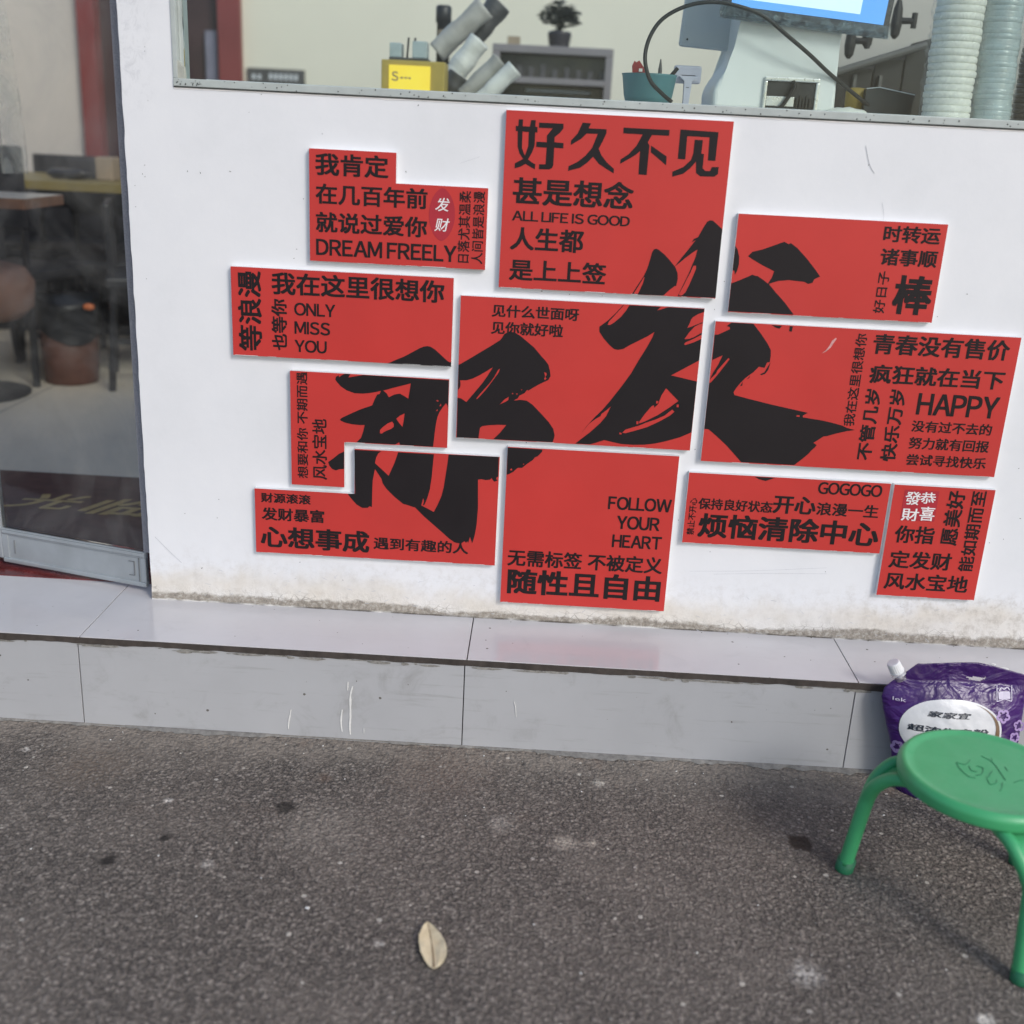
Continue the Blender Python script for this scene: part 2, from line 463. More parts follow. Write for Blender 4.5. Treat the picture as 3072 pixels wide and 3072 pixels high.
m_cream = plain('cream_wall', (0.72, 0.695, 0.59), 0.7, 0.05, 1.2)
m_grwall = plain('greige_wall', (0.56, 0.53, 0.49), 0.7, 0.06, 1.3)
m_ifloor = tile_material('shop_floor_tile', (0.76, 0.68, 0.57), 0.42, 0.3, (0.5, 0.46, 0.40), 0.0, 0.2)
m_jamb = plain('red_door_jamb', (0.20, 0.042, 0.042), 0.5, 0.1, 5)
m_leafd = plain('dark_door_leaf', (0.05, 0.026, 0.028), 0.5, 0.25, 4)
m_blue = plain('blue_grey_cloth', (0.19, 0.19, 0.25), 0.8, 0.15, 12)
m_metal = plain('black_metal', (0.022, 0.022, 0.026), 0.45, 0.2, 12)
m_wood = plain('table_edge_wood', (0.17, 0.080, 0.050), 0.5, 0.25, 18)
m_top = plain('pale_table_top', (0.52, 0.47, 0.41), 0.35, 0.12, 7)
m_ytop = plain('yellow_table_edge', (0.24, 0.19, 0.06), 0.5, 0.12, 9)
m_bin = plain('brown_bin_plastic', (0.125, 0.058, 0.045), 0.5, 0.2, 12)
m_bag = plain('black_bin_liner', (0.016, 0.017, 0.02), 0.35, 0.3, 20, 0.8)
m_seatb = plain('brown_leather', (0.26, 0.145, 0.110), 0.5, 0.15, 10)
m_orange = plain('orange_wrapper', (0.6, 0.16, 0.05), 0.5, 0.1, 30)
def green_material():
    t = NT('green_plastic')
    v = t.coord()
    c = t.ramp(t.noise(v, 14, 5, 0.6), [(0.3, (0.052, 0.355, 0.140)), (0.7, (0.066, 0.405, 0.168))])
    d = t.math('MULTIPLY', t.smooth(t.noise(v, 26, 6, 0.75, 1.2), 0.56, 0.80), 0.55)
    c = t.mix(d, c, (0.050, 0.20, 0.110))
    sc = t.smooth(t.noise(t.coord((1, 7, 1)), 42, 5, 0.8), 0.64, 0.74)
    c = t.mix(t.math('MULTIPLY', sc, 0.35), c, (0.20, 0.45, 0.29))
    t.set(col=c, spec=0.5, rough=t.ramp(t.noise(v, 22, 5, 0.7), [(0.3, 0.30), (0.7, 0.52)]))
    t.bump(t.noise(v, 300, 3), 0.06, 0.001)
    return t.m
m_green = green_material()
m_greend = plain('green_foot_plastic', (0.018, 0.16, 0.075), 0.5, 0.12, 20)
m_line = plain('worn_mark', (0.035, 0.22, 0.105), 0.6, 0.1, 20)
def purple_material():
    t = NT('purple_film')
    v = t.coord()
    c = t.ramp(t.noise(v, 7, 4, 0.6), [(0.3, (0.030, 0.008, 0.080)), (0.7, (0.058, 0.013, 0.150))])
    t.set(col=c, rough=t.ramp(t.noise(v, 18, 3), [(0.3, 0.25), (0.7, 0.42)]), spec=0.5)
    h = t.math('ADD', t.noise(t.coord((1, 1, 1.6)), 12, 3, 0.45, 1.8), t.math('MULTIPLY', t.noise(v, 48, 2, 0.4, 1.0), 0.12))
    t.bump(h, 0.65, 0.016)
    return t.m
m_purple = purple_material()
m_label = plain('white_label_print', (0.62, 0.63, 0.65), 0.32, 0.10, 16, 0.25)
m_navy = plain('navy_print', (0.015, 0.022, 0.04), 0.5, 0.1, 20)
m_brown = plain('bronze_arc', (0.15, 0.085, 0.04), 0.4, 0.1, 20)
m_lilac = plain('lilac_print', (0.36, 0.25, 0.50), 0.45, 0.12, 40)
m_lilac2 = plain('pale_lilac_print', (0.58, 0.53, 0.66), 0.45, 0.1, 40)
m_cap = plain('white_cap', (0.74, 0.74, 0.75), 0.4, 0.04, 30)
m_clear = film('clear_spout', (0.75, 0.75, 0.77), 0.7, 0.15)
m_leaf = None
m_pos = plain('pos_casing', (0.80, 0.81, 0.80), 0.42, 0.04, 6)
m_posg = plain('pos_grey', (0.55, 0.58, 0.61), 0.45, 0.05, 6)
m_bezel = plain('screen_bezel', (0.045, 0.05, 0.065), 0.3, 0.3, 16)
m_chrome = plain('port_frame', (0.62, 0.63, 0.63), 0.3, 0.1, 40, metal=0.6)
m_port = plain('port_recess', (0.03, 0.03, 0.032), 0.6, 0.4, 40)
m_cable = plain('black_cable', (0.018, 0.018, 0.019), 0.5, 0.2, 30)
m_teal = plain('teal_plastic', (0.075, 0.20, 0.225), 0.45, 0.1, 25)
m_redp = plain('red_plastic', (0.30, 0.02, 0.025), 0.5, 0.2, 30)
m_lav = plain('lavender_plastic', (0.50, 0.50, 0.60), 0.4, 0.05, 20)
m_cup = plain('white_paper_cup', (0.80, 0.80, 0.75), 0.5, 0.06, 25)
m_cup2 = plain('clear_cup_plastic', (0.42, 0.50, 0.52), 0.2, 0.12, 25, spec=0.7)
m_cupd = plain('dark_cup', (0.08, 0.075, 0.08), 0.4, 0.2, 25)
m_wrap = film('plastic_wrap', (0.75, 0.76, 0.75), 0.24, 0.06, 55)
m_wrap2 = film('plastic_sleeve', (0.42, 0.42, 0.40), 0.55, 0.2, 12)
m_strip = film('clear_curtain', (0.75, 0.75, 0.70), 0.62, 0.12, 7)
m_sleeve = plain('grey_cup_sleeve', (0.44, 0.43, 0.40), 0.5, 0.18, 9)
m_sleeved = plain('dark_sleeve', (0.085, 0.085, 0.088), 0.5, 0.3, 9)
m_yel = emissive('lit_yellow_sign', (0.98, 0.70, 0.05), 0.75)
m_ybox = plain('yellow_box', (0.50, 0.37, 0.09), 0.5, 0.1, 10)
m_scr = emissive('lit_blue_screen', (0.10, 0.36, 0.95), 0.85)
m_scr2 = emissive('lit_pale_screen', (0.62, 0.88, 0.97), 0.85)
m_cab = plain('grey_cabinet', (0.23, 0.215, 0.23), 0.5, 0.1, 6)
m_cabd = plain('dark_cabinet_glass', (0.035, 0.033, 0.042), 0.2, 0.35, 7)
m_plant = plain('dark_leaves', (0.055, 0.06, 0.055), 0.7, 0.35, 40)
m_tan = plain('tan_card', (0.30, 0.24, 0.17), 0.7, 0.1, 20)
m_rack = plain('dark_rack', (0.020, 0.019, 0.021), 0.5, 0.25, 7)
m_rail = plain('grey_rail', (0.13, 0.125, 0.12), 0.5, 0.1, 9)
m_skin = plain('mustard_cup', (0.34, 0.24, 0.06), 0.6, 0.1, 12)
m_dbox = plain('dark_card_box', (0.012, 0.018, 0.026), 0.5, 0.3, 9)
m_drip = plain('white_paint_drip', (0.72, 0.72, 0.70), 0.6, 0.08, 80)
m_scuff = plain('dark_scuff', (0.10, 0.10, 0.10), 0.8, 0.3, 90)
m_scuffl = plain('pale_scuff', (0.52, 0.53, 0.56), 0.8, 0.15, 60)

def leaf_material():
    t = NT('dry_leaf')
    v = t.coord()
    f = t.noise(v, 60, 5, 0.6)
    g = t.noise(v, 24, 3)
    c = t.ramp(f, [(0.3, (0.60, 0.50, 0.315)), (0.7, (0.74, 0.64, 0.44))])
    c = t.mix(t.math('MULTIPLY', t.smooth(g, 0.5, 0.7), 0.5), c, (0.42, 0.40, 0.30))
    t.set(col=c, rough=0.6)
    t.bump(t.noise(v, 160, 4), 0.2, 0.001)
    return t.m
m_leaf = leaf_material()

# ------------------------------------------------------------------ ground, step
ZS = 0.2041            # top of the tiled step
YF = -0.2103           # front of the tiled step
def grid_xy(x0, x1, y0, y1, nx, ny, z=0.0):
    vs = [(x0 + (x1 - x0) * i / nx, y0 + (y1 - y0) * j / ny, z) for j in range(ny + 1) for i in range(nx + 1)]
    fs = [(j * (nx + 1) + i, j * (nx + 1) + i + 1, (j + 1) * (nx + 1) + i + 1, (j + 1) * (nx + 1) + i) for j in range(ny) for i in range(nx)]
    return vs, fs
vs, fs = grid_xy(-60, 60, -60, 60, 4, 4)
props(sheet('ground', vs, fs, None, (m_ground,)), kind='structure')

def build_step():
    bm = bmesh.new()
    J = 0.0011                                # half joint
    box(bm, (-6.4, YF + 0.012, -0.05), (7.2, 0.40, ZS - 0.012), 0, 0)          # mortar bed seen in the joints
    for i in range(-8, 9):
        x0, x1 = 0.8 * i + J, 0.8 * (i + 1) - J
        box(bm, (x0, YF + 0.002, ZS - 0.010), (x1, 0.40, ZS), 0.0006, 1)
        box(bm, (x0 - 0.004, YF, -0.03), (x1 - 0.004, YF + 0.010, ZS - 0.0125), 0.0006, 2)
    # dark cement line between tread tile and riser tile, ragged along its lower edge
    n = 900
    top = []; bot = []
    for i in range(n + 1):
        x = -1.2 + 4.4 * i / n
        k = mnoise.noise(Vector((x * 9, 3.1, 0))) * 0.0022 + mnoise.noise(Vector((x * 47, 7.7, 0))) * 0.0016
        lump = 0.0045 * max(0, mnoise.noise(Vector((x * 3.2, 1.2, 5))) - 0.15)
        top.append((x, YF - 0.0012 - lump, ZS - 0.0018))
        bot.append((x, YF - 0.0016 - lump, ZS - 0.0132 - k - lump * 2))
    tv = [bm.verts.new(p) for p in top]; bv = [bm.verts.new(p) for p in bot]
    tb = [bm.verts.new((p[0], YF + 0.004, ZS - 0.0012)) for p in top]
    for i in range(n):
        bm.faces.new((tv[i], tv[i + 1], bv[i + 1], bv[i])).material_index = 3
        bm.faces.new((tb[i], tb[i + 1], tv[i + 1], tv[i])).material_index = 3
    # flakes of mortar left on the riser just under the line
    for i in range(120):
        x = random.uniform(-0.9, 2.1)
        if x > 0.35 and random.random() < 0.45: continue
        w = random.uniform(0.004, 0.05); h = random.uniform(0.001, 0.0055)
        zt = ZS - 0.0135 - random.uniform(0, 0.003)
        ring = []
        for k in range(10):
            a = 2 * math.pi * k / 10
            ring.append(bm.verts.new((x + math.cos(a) * w * random.uniform(.6, 1), YF - 0.0008 - i * 0.000007, zt - h * 0.5 + math.sin(a) * h * random.uniform(.5, 1))))
        bm.faces.new(ring[::-1]).material_index = 4
    me = bpy.data.meshes.new('step')
    bm.to_mesh(me); bm.free()
    o = link('step', me, None, (m_grout, m_tile, m_riser, m_lip, m_chip))
    return props(o, kind='structure')
build_step()

# pale cement smeared on the asphalt along the foot of the step
def smear(name, x0, x1, wmax, seed):
    n = int((x1 - x0) * 170)
    vs = []; fs = []
    for i in range(n + 1):
        x = x0 + (x1 - x0) * i / n
        w = wmax * (0.28 + 1.25 * mnoise.noise(Vector((x * 3.1, seed, 0))) + 0.5 * mnoise.noise(Vector((x * 14, seed, 2))) + 0.35 * mnoise.noise(Vector((x * 60, seed, 4))))
        w = max(0.0006, w)
        vs += [(x, YF + 0.001, 0.006), (x, YF - w * 0.6, 0.0045), (x, YF - w, 0.0012)]
    for i in range(n):
        a = i * 3
        fs += [(a, a + 1, a + 4, a + 3), (a + 1, a + 2, a + 5, a + 4)]
    props(sheet(name, vs, fs, None, (m_smear,), True), kind='structure')
smear('kerb_mortar', -1.2, 3.0, 0.022, 3.3)

# loose grit: crumbs of stone and mortar lying on the asphalt, thickest along the step
def grit():
    rnd = random.Random(3)
    bm = bmesh.new()
    for i in range(420):
        x = rnd.uniform(-.35, 2.1)
        y = YF - .004 - abs(rnd.gauss(0, .09)) if i < 260 else rnd.uniform(-1.05, YF - .01)
        r = rnd.uniform(.0007, .0019) * (1.5 if rnd.random() < .08 else 1)
        b0 = len(bm.faces)
        mtx = Matrix.Translation((x, y, r * .5)) @ Matrix.Rotation(rnd.uniform(0, 6.3), 4, 'Z') @ Matrix.Diagonal((rnd.uniform(.9, 1.8), rnd.uniform(.7, 1.1), rnd.uniform(.5, .9), 1))
        bmesh.ops.create_icosphere(bm, subdivisions=1, radius=r, matrix=mtx)
        bm.faces.ensure_lookup_table()
        k = rnd.choice((0, 0, 0, 1, 1, 2))
        for f in list(bm.faces)[b0:]: f.material_index = k
    me = bpy.data.meshes.new('grit'); bm.to_mesh(me); bm.free()
    o = link('grit', me, None, (m_chip, m_smear, m_drip))
    props(o, 'small pale crumbs of grit scattered on the asphalt along the step', 'grit', kind='stuff')
grit()

# dried white paint drips on the riser
dr = thing('paint_drips', 'white dried paint runs down the grey riser tile of the step', 'paint drip', tuple(on_y(1050, 2130, YF)))
def drip(pts, w):
    P = [on_y(u, v, YF) for u, v in pts]
    P = catmull(P, 5)
    vs = []; fs = []
    n = len(P)
    for i, p in enumerate(P):
        s = w * (0.55 + 0.45 * math.sin(math.pi * (i + .5) / n)) * random.uniform(.75, 1.15)
        vs += [(p.x - s, YF - 0.0012, p.z), (p.x, YF - 0.0022, p.z), (p.x + s, YF - 0.0012, p.z)]
    for i in range(n - 1):
        a = i * 3
        fs += [(a, a + 3, a + 4, a + 1), (a + 1, a + 4, a + 5, a + 2)]
    sheet('drip', vs, fs, dr, (m_drip,), True)
s4 = lambda x, y: (700 + x / 3.22, 2050 + y / 3.22)
drip([s4(558, 250), s4(545, 320), s4(533, 390), s4(533, 435)], 0.0019)
drip([s4(1052, 250), s4(1042, 330), s4(1042, 400), s4(1051, 462)], 0.0020)
drip([s4(1152, 25), s4(1132, 110), s4(1130, 220), s4(1130, 330), s4(1125, 410), s4(1130, 490)], 0.0026)
drip([s4(1107, -20), s4(1106, 20), s4(1104, 65)], 0.0014)
drip([s4(1260, 425), s4(1261, 480)], 0.0009)
drip([(1542, 2103), (1546, 2120), (1548, 2150)], 0.0010)

# ------------------------------------------------------------------ shop building
shop = thing('shop_building', 'white painted shop front with dirty crumbling wall base and a wide window', 'shop')
WL = 0.0797
def poly_prism_y(bm, pts, y0, y1, mi_front=0, mi_side=0):
    """closed outline in x,z extruded from y0 (front) back to y1"""
    f = [bm.verts.new((x, y0, z)) for x, z in pts]
    b = [bm.verts.new((x, y1, z)) for x, z in pts]
    bm.faces.new(f).material_index = mi_front
    bm.faces.new(b[::-1]).material_index = mi_side
    n = len(pts)
    for i in range(n):
        bm.faces.new((f[i], b[i], b[(i + 1) % n], f[(i + 1) % n])).material_index = mi_side
def wall_shape():
    bm = bmesh.new()
    left = []
    for i in range(140):                               # slightly chipped arris beside the door
        z = ZS + (2.62 - ZS) * i / 139
        e = 0.0016 * mnoise.noise(Vector((z * 22, 0, 3))) + 0.0010 * mnoise.noise(Vector((z * 70, 0, 9)))
        left.append((WL + e, z))
    WX0, WX1, WZ0, WZ1 = 0.181, 3.2, 1.2805, 2.56
    # pier, lower wall, right pier, head: one mesh of butted prisms
    poly_prism_y(bm, left[::-1] + [(WL + 0.0, ZS - 0.001), (WX0, ZS - 0.001), (WX0, 2.62)], 0.0, 0.06)
    poly_prism_y(bm, [(WX0, ZS - 0.001), (WX1, ZS - 0.001), (WX1, WZ0), (WX0, WZ0)], 0.0, 0.06)
    poly_prism_y(bm, [(WX1, ZS - 0.001), (4.4, ZS - 0.001), (4.4, 2.62), (WX1, 2.62)], 0.0, 0.06)
    poly_prism_y(bm, [(WX0, WZ1), (WX1, WZ1), (WX1, 2.62), (WX0, 2.62)], 0.0, 0.06)
    poly_prism_y(bm, [(-1.75, 2.55), (WL - 0.01, 2.55), (WL - 0.01, 2.62), (-1.75, 2.62)], 0.002, 0.06)
    poly_prism_y(bm, [(-4.2, ZS), (-1.75, ZS), (-1.75, 2.62), (-4.2, 2.62)], 0.002, 0.06)
    return bobj('wall', bm, shop, (m_wall,))
wall_shape()

# flecks and scratches on the paint
def flecks():
    vs = []; fs = []; mi = []
    def blot(p, w, h, y=-0.0009, m=0, ang=None):
        a0 = random.uniform(0, math.pi) if ang is None else ang
        k = 7
        b = len(vs)
        for i in range(k):
            a = 2 * math.pi * i / k
            x = math.cos(a) * w * random.uniform(.6, 1.1); z = math.sin(a) * h * random.uniform(.6, 1.1)
            vs.append((p.x + x * math.cos(a0) - z * math.sin(a0), y, p.z + x * math.sin(a0) + z * math.cos(a0)))
        fs.append(tuple(range(b, b + k))); mi.append(m)
    a1 = lambda x, y: (x / 1.8867, y / 1.8867)
    for x, y, w in [(1063, 970, 6), (1135, 978, 8), (1303, 970, 7), (820, 265, 3), (820, 290, 3), (838, 570, 3), (820, 935, 4), (808, 985, 4), (822, 1000, 4), (765, 1050, 3),
                    (768, 1170, 3), (1718, 1125, 5), (1680, 1410, 4), (1665, 1462, 4), (830, 1578, 3), (1825, 757, 3), (1410, 635, 3), (1480, 535, 4), (1660, 505, 4)]:
        blot(on_y(*a1(x, y), 0), w * 0.00036, 0.0007)
    for u, v, w in [(1218, 515, 6), (1255, 316, 6), (2606, 495, 3), (2812, 950, 3), (3056, 1405, 4), (3060, 1555, 5), (3010, 1617, 3), (2968, 1628, 3), (2530, 1645, 4),
                    (2130, 1655, 3), (2476, 1715, 3), (657, 1498, 3), (652, 1553, 3), (606, 1704, 7), (900, 1686, 4), (1029, 1740, 3), (2035, 1560, 3), (555, 1540, 3)]:
        blot(on_y(u, v, 0), w * 0.0004, 0.0009)
    for i in range(45):                                # lint and crumbs along the panel edges
        u = random.uniform(900, 2950)
        v = random.choice([816, 905, 1330, 1445, 1480, 880]) + random.uniform(-3, 4) + (u - 1700) * 0.053
        blot(on_y(u, v, 0), random.uniform(.0008, .0022), random.uniform(.0005, .0011))
    for i in range(90):                                # scrapes in the lower half
        u = random.uniform(480, 2980); v = random.uniform(1690, 1830) + (u - 470) * 0.058
        blot(on_y(u, v, 0), random.uniform(.002, .009), random.uniform(.0004, .0008), -0.0009, 1, random.gauss(0, .5))
    me = bpy.data.meshes.new('scuff_marks')
    me.from_pydata(vs, [], fs); me.update()
    o = link('scuff_marks', me, shop, (m_scuff, m_scuffl))
    for p, k in zip(me.polygons, mi): p.material_index = k
    o['kind'] = 'stuff'
    # thin scratches
    for pts, w in [([(3000 - 403, 437), (2608, 492), (2623, 520)], .0012), ([(2646, 607), (2651, 640), (2649, 662)], .0006),
                   ([(465, 1610), (505, 1650), (545, 1688)], .0009), ([(1380, 490), (1410, 480), (1440, 470)], .0005),
                   ([(2068, 1713), (2250, 1712), (2480, 1703)], .0005), ([(2140, 1722), (2300, 1720), (2480, 1721)], .0005)]:
        P = catmull([on_y(u, v, 0) for u, v in pts], 8)
        v2 = []; f2 = []
        for i, p in enumerate(P):
            v2 += [(p.x - w * .3, -0.0008, p.z - w * .5), (p.x + w * .3, -0.0008, p.z + w * .5)]
        for i in range(len(P) - 1): f2.append((2 * i, 2 * i + 2, 2 * i + 3, 2 * i + 1))
        sheet('scratch', v2, f2, shop, (m_scuffl,))
flecks()

# window: frame, dark seam, glass, caulk
def window():
    bm = bmesh.new()
    box(bm, (0.1815, -0.004, 1.2825), (3.19, 0.07, 1.2965), 0.0015)              # sill rail
    box(bm, (0.1815, -0.003, 1.2967), (0.1905, 0.061, 2.545), 0.0012)              # left stile
    box(bm, (0.1907, 0.012, 1.2967), (0.1945, 0.062, 2.545), 0.001)
    box(bm, (3.18, -0.003, 1.2967), (3.19, 0.07, 2.545), 0.001)
    box(bm, (0.1815, -0.003, 2.5452), (3.19, 0.07, 2.56), 0.001)
    fr = bobj('window', bm, shop, (m_frame,))
    def child(name, bm, mats):
        o = bobj(name, bm, None, mats)
        o.parent = fr
        o.matrix_parent_inverse = fr.matrix_world.inverted()
        return o
    bm = bmesh.new(); box(bm, (0.1946, 0.028, 1.2966), (3.18, 0.033, 2.545)); child('pane', bm, (m_pane,))
    bm = bmesh.new(); box(bm, (0.1815, -0.0025, 1.2803), (3.19, 0.02, 1.2824)); child('seam', bm, (m_seam,))
    # yellowed caulk lump in the corner and the crusty line of sealant along the sill
    bm = bmesh.new()
    poly_prism_y(bm, [(0.1906, 1.2966), (0.2030, 1.2966), (0.2024, 1.310), (0.2010, 1.3175), (0.1975, 1.3200), (0.1948, 1.3260), (0.1906, 1.3285)], -0.0015, 0.012)
    child('caulk', bm, (m_caulk,))
    bm = bmesh.new()
    for i in range(90):
        x = 0.195 + 1.75 * random.random()
        r = random.uniform(.0007, .0016)
        bmesh.ops.create_icosphere(bm, subdivisions=1, radius=r, matrix=Matrix.Translation((x if i > 14 else random.uniform(.183, .235), -0.0042, random.uniform(1.284, 1.295))))
    o = child('dirt_specks', bm, (m_seam,)); o['kind'] = 'stuff'
    bm = bmesh.new()
    n = 420; a = []; b = []
    for i in range(n + 1):
        x = 0.1815 + 2.2 * i / n
        k = 0.0016 * mnoise.noise(Vector((x * 14, 2, 0))) + 0.0012 * mnoise.noise(Vector((x * 60, 2, 4)))
        a.append(bm.verts.new((x, -0.0008, 1.2803))); b.append(bm.verts.new((x, -0.0010, 1.2776 + k)))
    for i in range(n): bm.faces.new((a[i], a[i + 1], b[i + 1], b[i]))
    child('sealant', bm, (m_paper,))
    return fr
window()

# back room of the shop: walls, red door
def room():
    bm = bmesh.new()
    box(bm, (-0.735, 4.0, ZS), (5.0, 4.1, 2.35))
    bobj('back_wall', bm, shop, (m_cream,))
    bm = bmesh.new(); box(bm, (-4.2, 4.0, ZS), (-1.592, 4.1, 2.35)); bobj('back_wall', bm, shop, (m_grwall,))
    bm = bmesh.new(); box(bm, (-4.3, 0.061, ZS), (-4.2, 4.1, 2.35)); bobj('side_wall', bm, shop, (m_grwall,))
    bm = bmesh.new(); box(bm, (3.3, 0.061, ZS), (3.4, 3.999, 2.35)); bobj('side_wall', bm, shop, (m_grwall,))
    bm = bmesh.new()
    box(bm, (-1.592, 3.95, ZS), (-1.50, 4.1, 2.3)); box(bm, (-0.85, 3.95, ZS), (-0.735, 4.1, 2.3)); box(bm, (-1.4999, 3.95, 2.2), (-0.8501, 4.1, 2.3))
    d = bobj('door', bm, shop, (m_jamb,))
    bm = bmesh.new(); box(bm, (-1.4995, 4.03, ZS), (-0.8505, 4.07, 2.2)); c = bobj('door_leaf', bm, None, (m_leafd,)); c.parent = d
    bm = bmesh.new(); box(bm, (-0.935, 4.0, ZS + .9), (-0.87, 4.0295, 1.68), 0.004); c = bobj('hanging_cloth', bm, None, (m_blue,)); c.parent = d
room()
vs, fs = grid_xy(-4.2, 3.3, 0.401, 4.0, 1, 1, ZS - 0.001)
props(sheet('floor', vs, fs, None, (m_ifloor,)), kind='structure')
bm = bmesh.new()
box(bm, (0.22, 0.075, ZS), (3.2, 0.62, 1.268)); box(bm, (0.22, 0.075, 1.2682), (3.2, 0.66, 1.300), 0.003)
props(bobj('counter', bm, None, (m_pos,)), 'long pale counter just inside the window under the machines', 'counter')

# floor joint lines inside
bm = bmesh.new()
for k in range(6):
    x = -2.6 + 0.8 * k
    box(bm, (x, 0.42, ZS - 0.0012), (x + 0.004, 3.99, ZS - 0.0004))
props(bobj('floor_joints', bm, None, (m_grout,)), kind='structure')

# threshold and mat
bm = bmesh.new(); box(bm, (-1.74, 0.0839, ZS - 0.012), (WL - 0.004, 0.172, ZS + 0.0025), 0.001)
props(bobj('door_threshold', bm, None, (m_marble,)), 'dark red polished stone threshold under the glass door', 'threshold')
mat = thing('entrance_mat', 'dark brown entrance mat with gold characters behind the glass door', 'mat', (-0.35, 0.6, ZS))
bm = bmesh.new(); box(bm, (-0.86, 0.175, ZS - 0.001), (0.14, 0.8587, ZS + 0.006), 0.002); bobj('mat_body', bm, mat, (m_mat,))

# ------------------------------------------------------------------ lettering
def glyph_mesh(s):
    c = bpy.data.curves.new('lettering', 'FONT')
    c.body = s
    c.resolution_u = 4
    tmp = bpy.data.objects.new('lettering', c)
    me = bpy.data.meshes.new_from_object(tmp)
    bpy.data.objects.remove(tmp); bpy.data.curves.remove(c)
    vs = [(v.co.x, v.co.y) for v in me.vertices]
    fs = [tuple(p.vertices) for p in me.polygons]
    bpy.data.meshes.remove(me)
    return vs, fs
def glyphs(s):
    """outline of a line of writing; capitals use the full-width sans forms, set close together"""
    if not any('A' <= ch <= 'Z' for ch in s):
        return glyph_mesh(s)
    vs = []; fs = []; x = 0.0
    for ch in s:
        if ch == ' ':
            x += 0.20; continue
        v1, f1 = glyph_mesh(chr(ord(ch) + 0xFEE0)) if ch != 'I' else ([(0, 0), (.092, 0), (.092, .733), (0, .733)], [(0, 1, 2, 3)])
        x0 = min(p[0] for p in v1); x1 = max(p[0] for p in v1)
        b = len(vs)
        vs += [(p[0] - x0 + x, p[1]) for p in v1]; fs += [tuple(i + b for i in f) for f in f1]
        x += x1 - x0 + (0.05 if ch in 'AVYWOGL' else 0.085)
    return vs, fs
def lettering(s, fit, parent, m, bold=0.018, rot=False, label=None, shear=0.0, name='lettering'):
    """fit maps (a,b) in the unit square of the ink box to a point in space; bold thickens the strokes (em)"""
    vs, fs = glyphs(s)
    if bold > 0.003:
        d = bold
        offs = [(d * a_, 0.8 * d * b_) for a_ in (-1, 0, 1) for b_ in (-1, 0, 1)]
    else:
        offs = [(0, 0)]
    V = []; F = []; D = []
    for k, (ox, oy) in enumerate(offs):
        b = len(V)
        V += [(x + ox, y + oy) for x, y in vs]; F += [tuple(i + b for i in f) for f in fs]; D += [k] * len(vs)
    V = [((-y, x) if rot else (x + shear * y, y)) for x, y in V]
    x0 = min(p[0] for p in V); x1 = max(p[0] for p in V); y0 = min(p[1] for p in V); y1 = max(p[1] for p in V)
    nrm = (fit(1, 0) - fit(0, 0)).cross(fit(0, 1) - fit(0, 0)).normalized()
    pts = [fit((p[0] - x0) / (x1 - x0), (p[1] - y0) / (y1 - y0)) + nrm * (0.00003 * k) for p, k in zip(V, D)]
    me = bpy.data.meshes.new(name)
    me.from_pydata([tuple(p) for p in pts], [], F)
    me.update()
    o = link(name, me, parent, (m,))
    if label: o['label'] = label
    return o

g = on_z(70, 1487, ZS + .006); h = on_z(246, 1542, ZS + .006)
lettering('光', lambda a, b: Vector((-0.515 + 0.20 * a, 0.535 + 0.13 * b, ZS + 0.0068)), mat, m_gold, 0.02, shear=0.3)
lettering('临', lambda a, b: Vector((-0.31 + 0.24 * a, 0.515 + 0.14 * b, ZS + 0.0068)), mat, m_gold, 0.02, shear=0.3)
lettering('迎', lambda a, b: Vector((-0.76 + 0.18 * a, 0.53 + 0.13 * b, ZS + 0.0068)), mat, m_gold, 0.02, shear=0.3)

# ------------------------------------------------------------------ red word panels
TP = 0.0133
CR = dict(c1=(680, 430, 3), c2=(980, 900, 3), c3=(1480, 310, 3), c4=(1760, 620, 3), c5=(1600, 880, 3), c6=(740, 1300, 3), c7=(1200, 1240, 3),
          q1=(2080, 900, 3), q2=(2428, 950, 3), q3=(2428, 600, 3), q4=(2028, 1400, 3), q5=(2428, 1400, 3),
          a2=(1024, 0, 1.8867), a3=(2048, 0, 1.8867), a4=(0, 1024, 1.8867), a5=(1024, 1024, 1.8867), s=(0, 0, 1))
YP = -TP - 0.0005
def wp(k, x, y, yy=None):
    ox, oy, sc = CR[k]
    return on_y(ox + x / sc, oy + y / sc, -TP if yy is None else yy)
def line(s, k0, tl, k1, br, parent, m=None, bold=0.018, rot=False, shear=0.0, label=None):
    a = wp(k0, *tl); b = wp(k1, *br)
    return lettering(s, lambda p, q: Vector((a.x + (b.x - a.x) * p, YP, b.z + (a.z - b.z) * q)), parent, m or m_ink, bold, rot, label, shear)
def fill(loops, parent, name='brush_stroke', m=None, y=None, label=None):
    d = bpy.data.curves.new(name, 'CURVE')
    d.dimensions = '2D'; d.fill_mode = 'FRONT'
    for L in loops:
        s = d.splines.new('POLY'); s.points.add(len(L) - 1); s.use_cyclic_u = True
        for q, p in zip(s.points, L): q.co = (p.x, p.z, 0, 1)
    tmp = bpy.data.objects.new(name, d)
    me = bpy.data.meshes.new_from_object(tmp)
    bpy.data.objects.remove(tmp); bpy.data.curves.remove(d)
    me.materials.clear()
    for v in me.vertices: v.co = (v.co.x, YP if y is None else y, v.co.y)
    o = link(name, me, parent, (m or m_ink,))
    if label: o['label'] = label
    return o
def P(k, *pts):
    return [wp(k, x, y) for x, y in pts]
def panel(outline, label):
    xs = [p[0] for p in outline]; zs = [p[1] for p in outline]
    t = thing('word_panel', label, 'wall panel', ((min(xs) + max(xs)) / 2, -TP / 2, min(zs)), 'red word panels of the wall display')
    bm = bmesh.new()
    poly_prism_y(bm, outline, -TP, -0.0004, 0, 1)
    bobj('board', bm, t, (m_red, m_white))
    return t
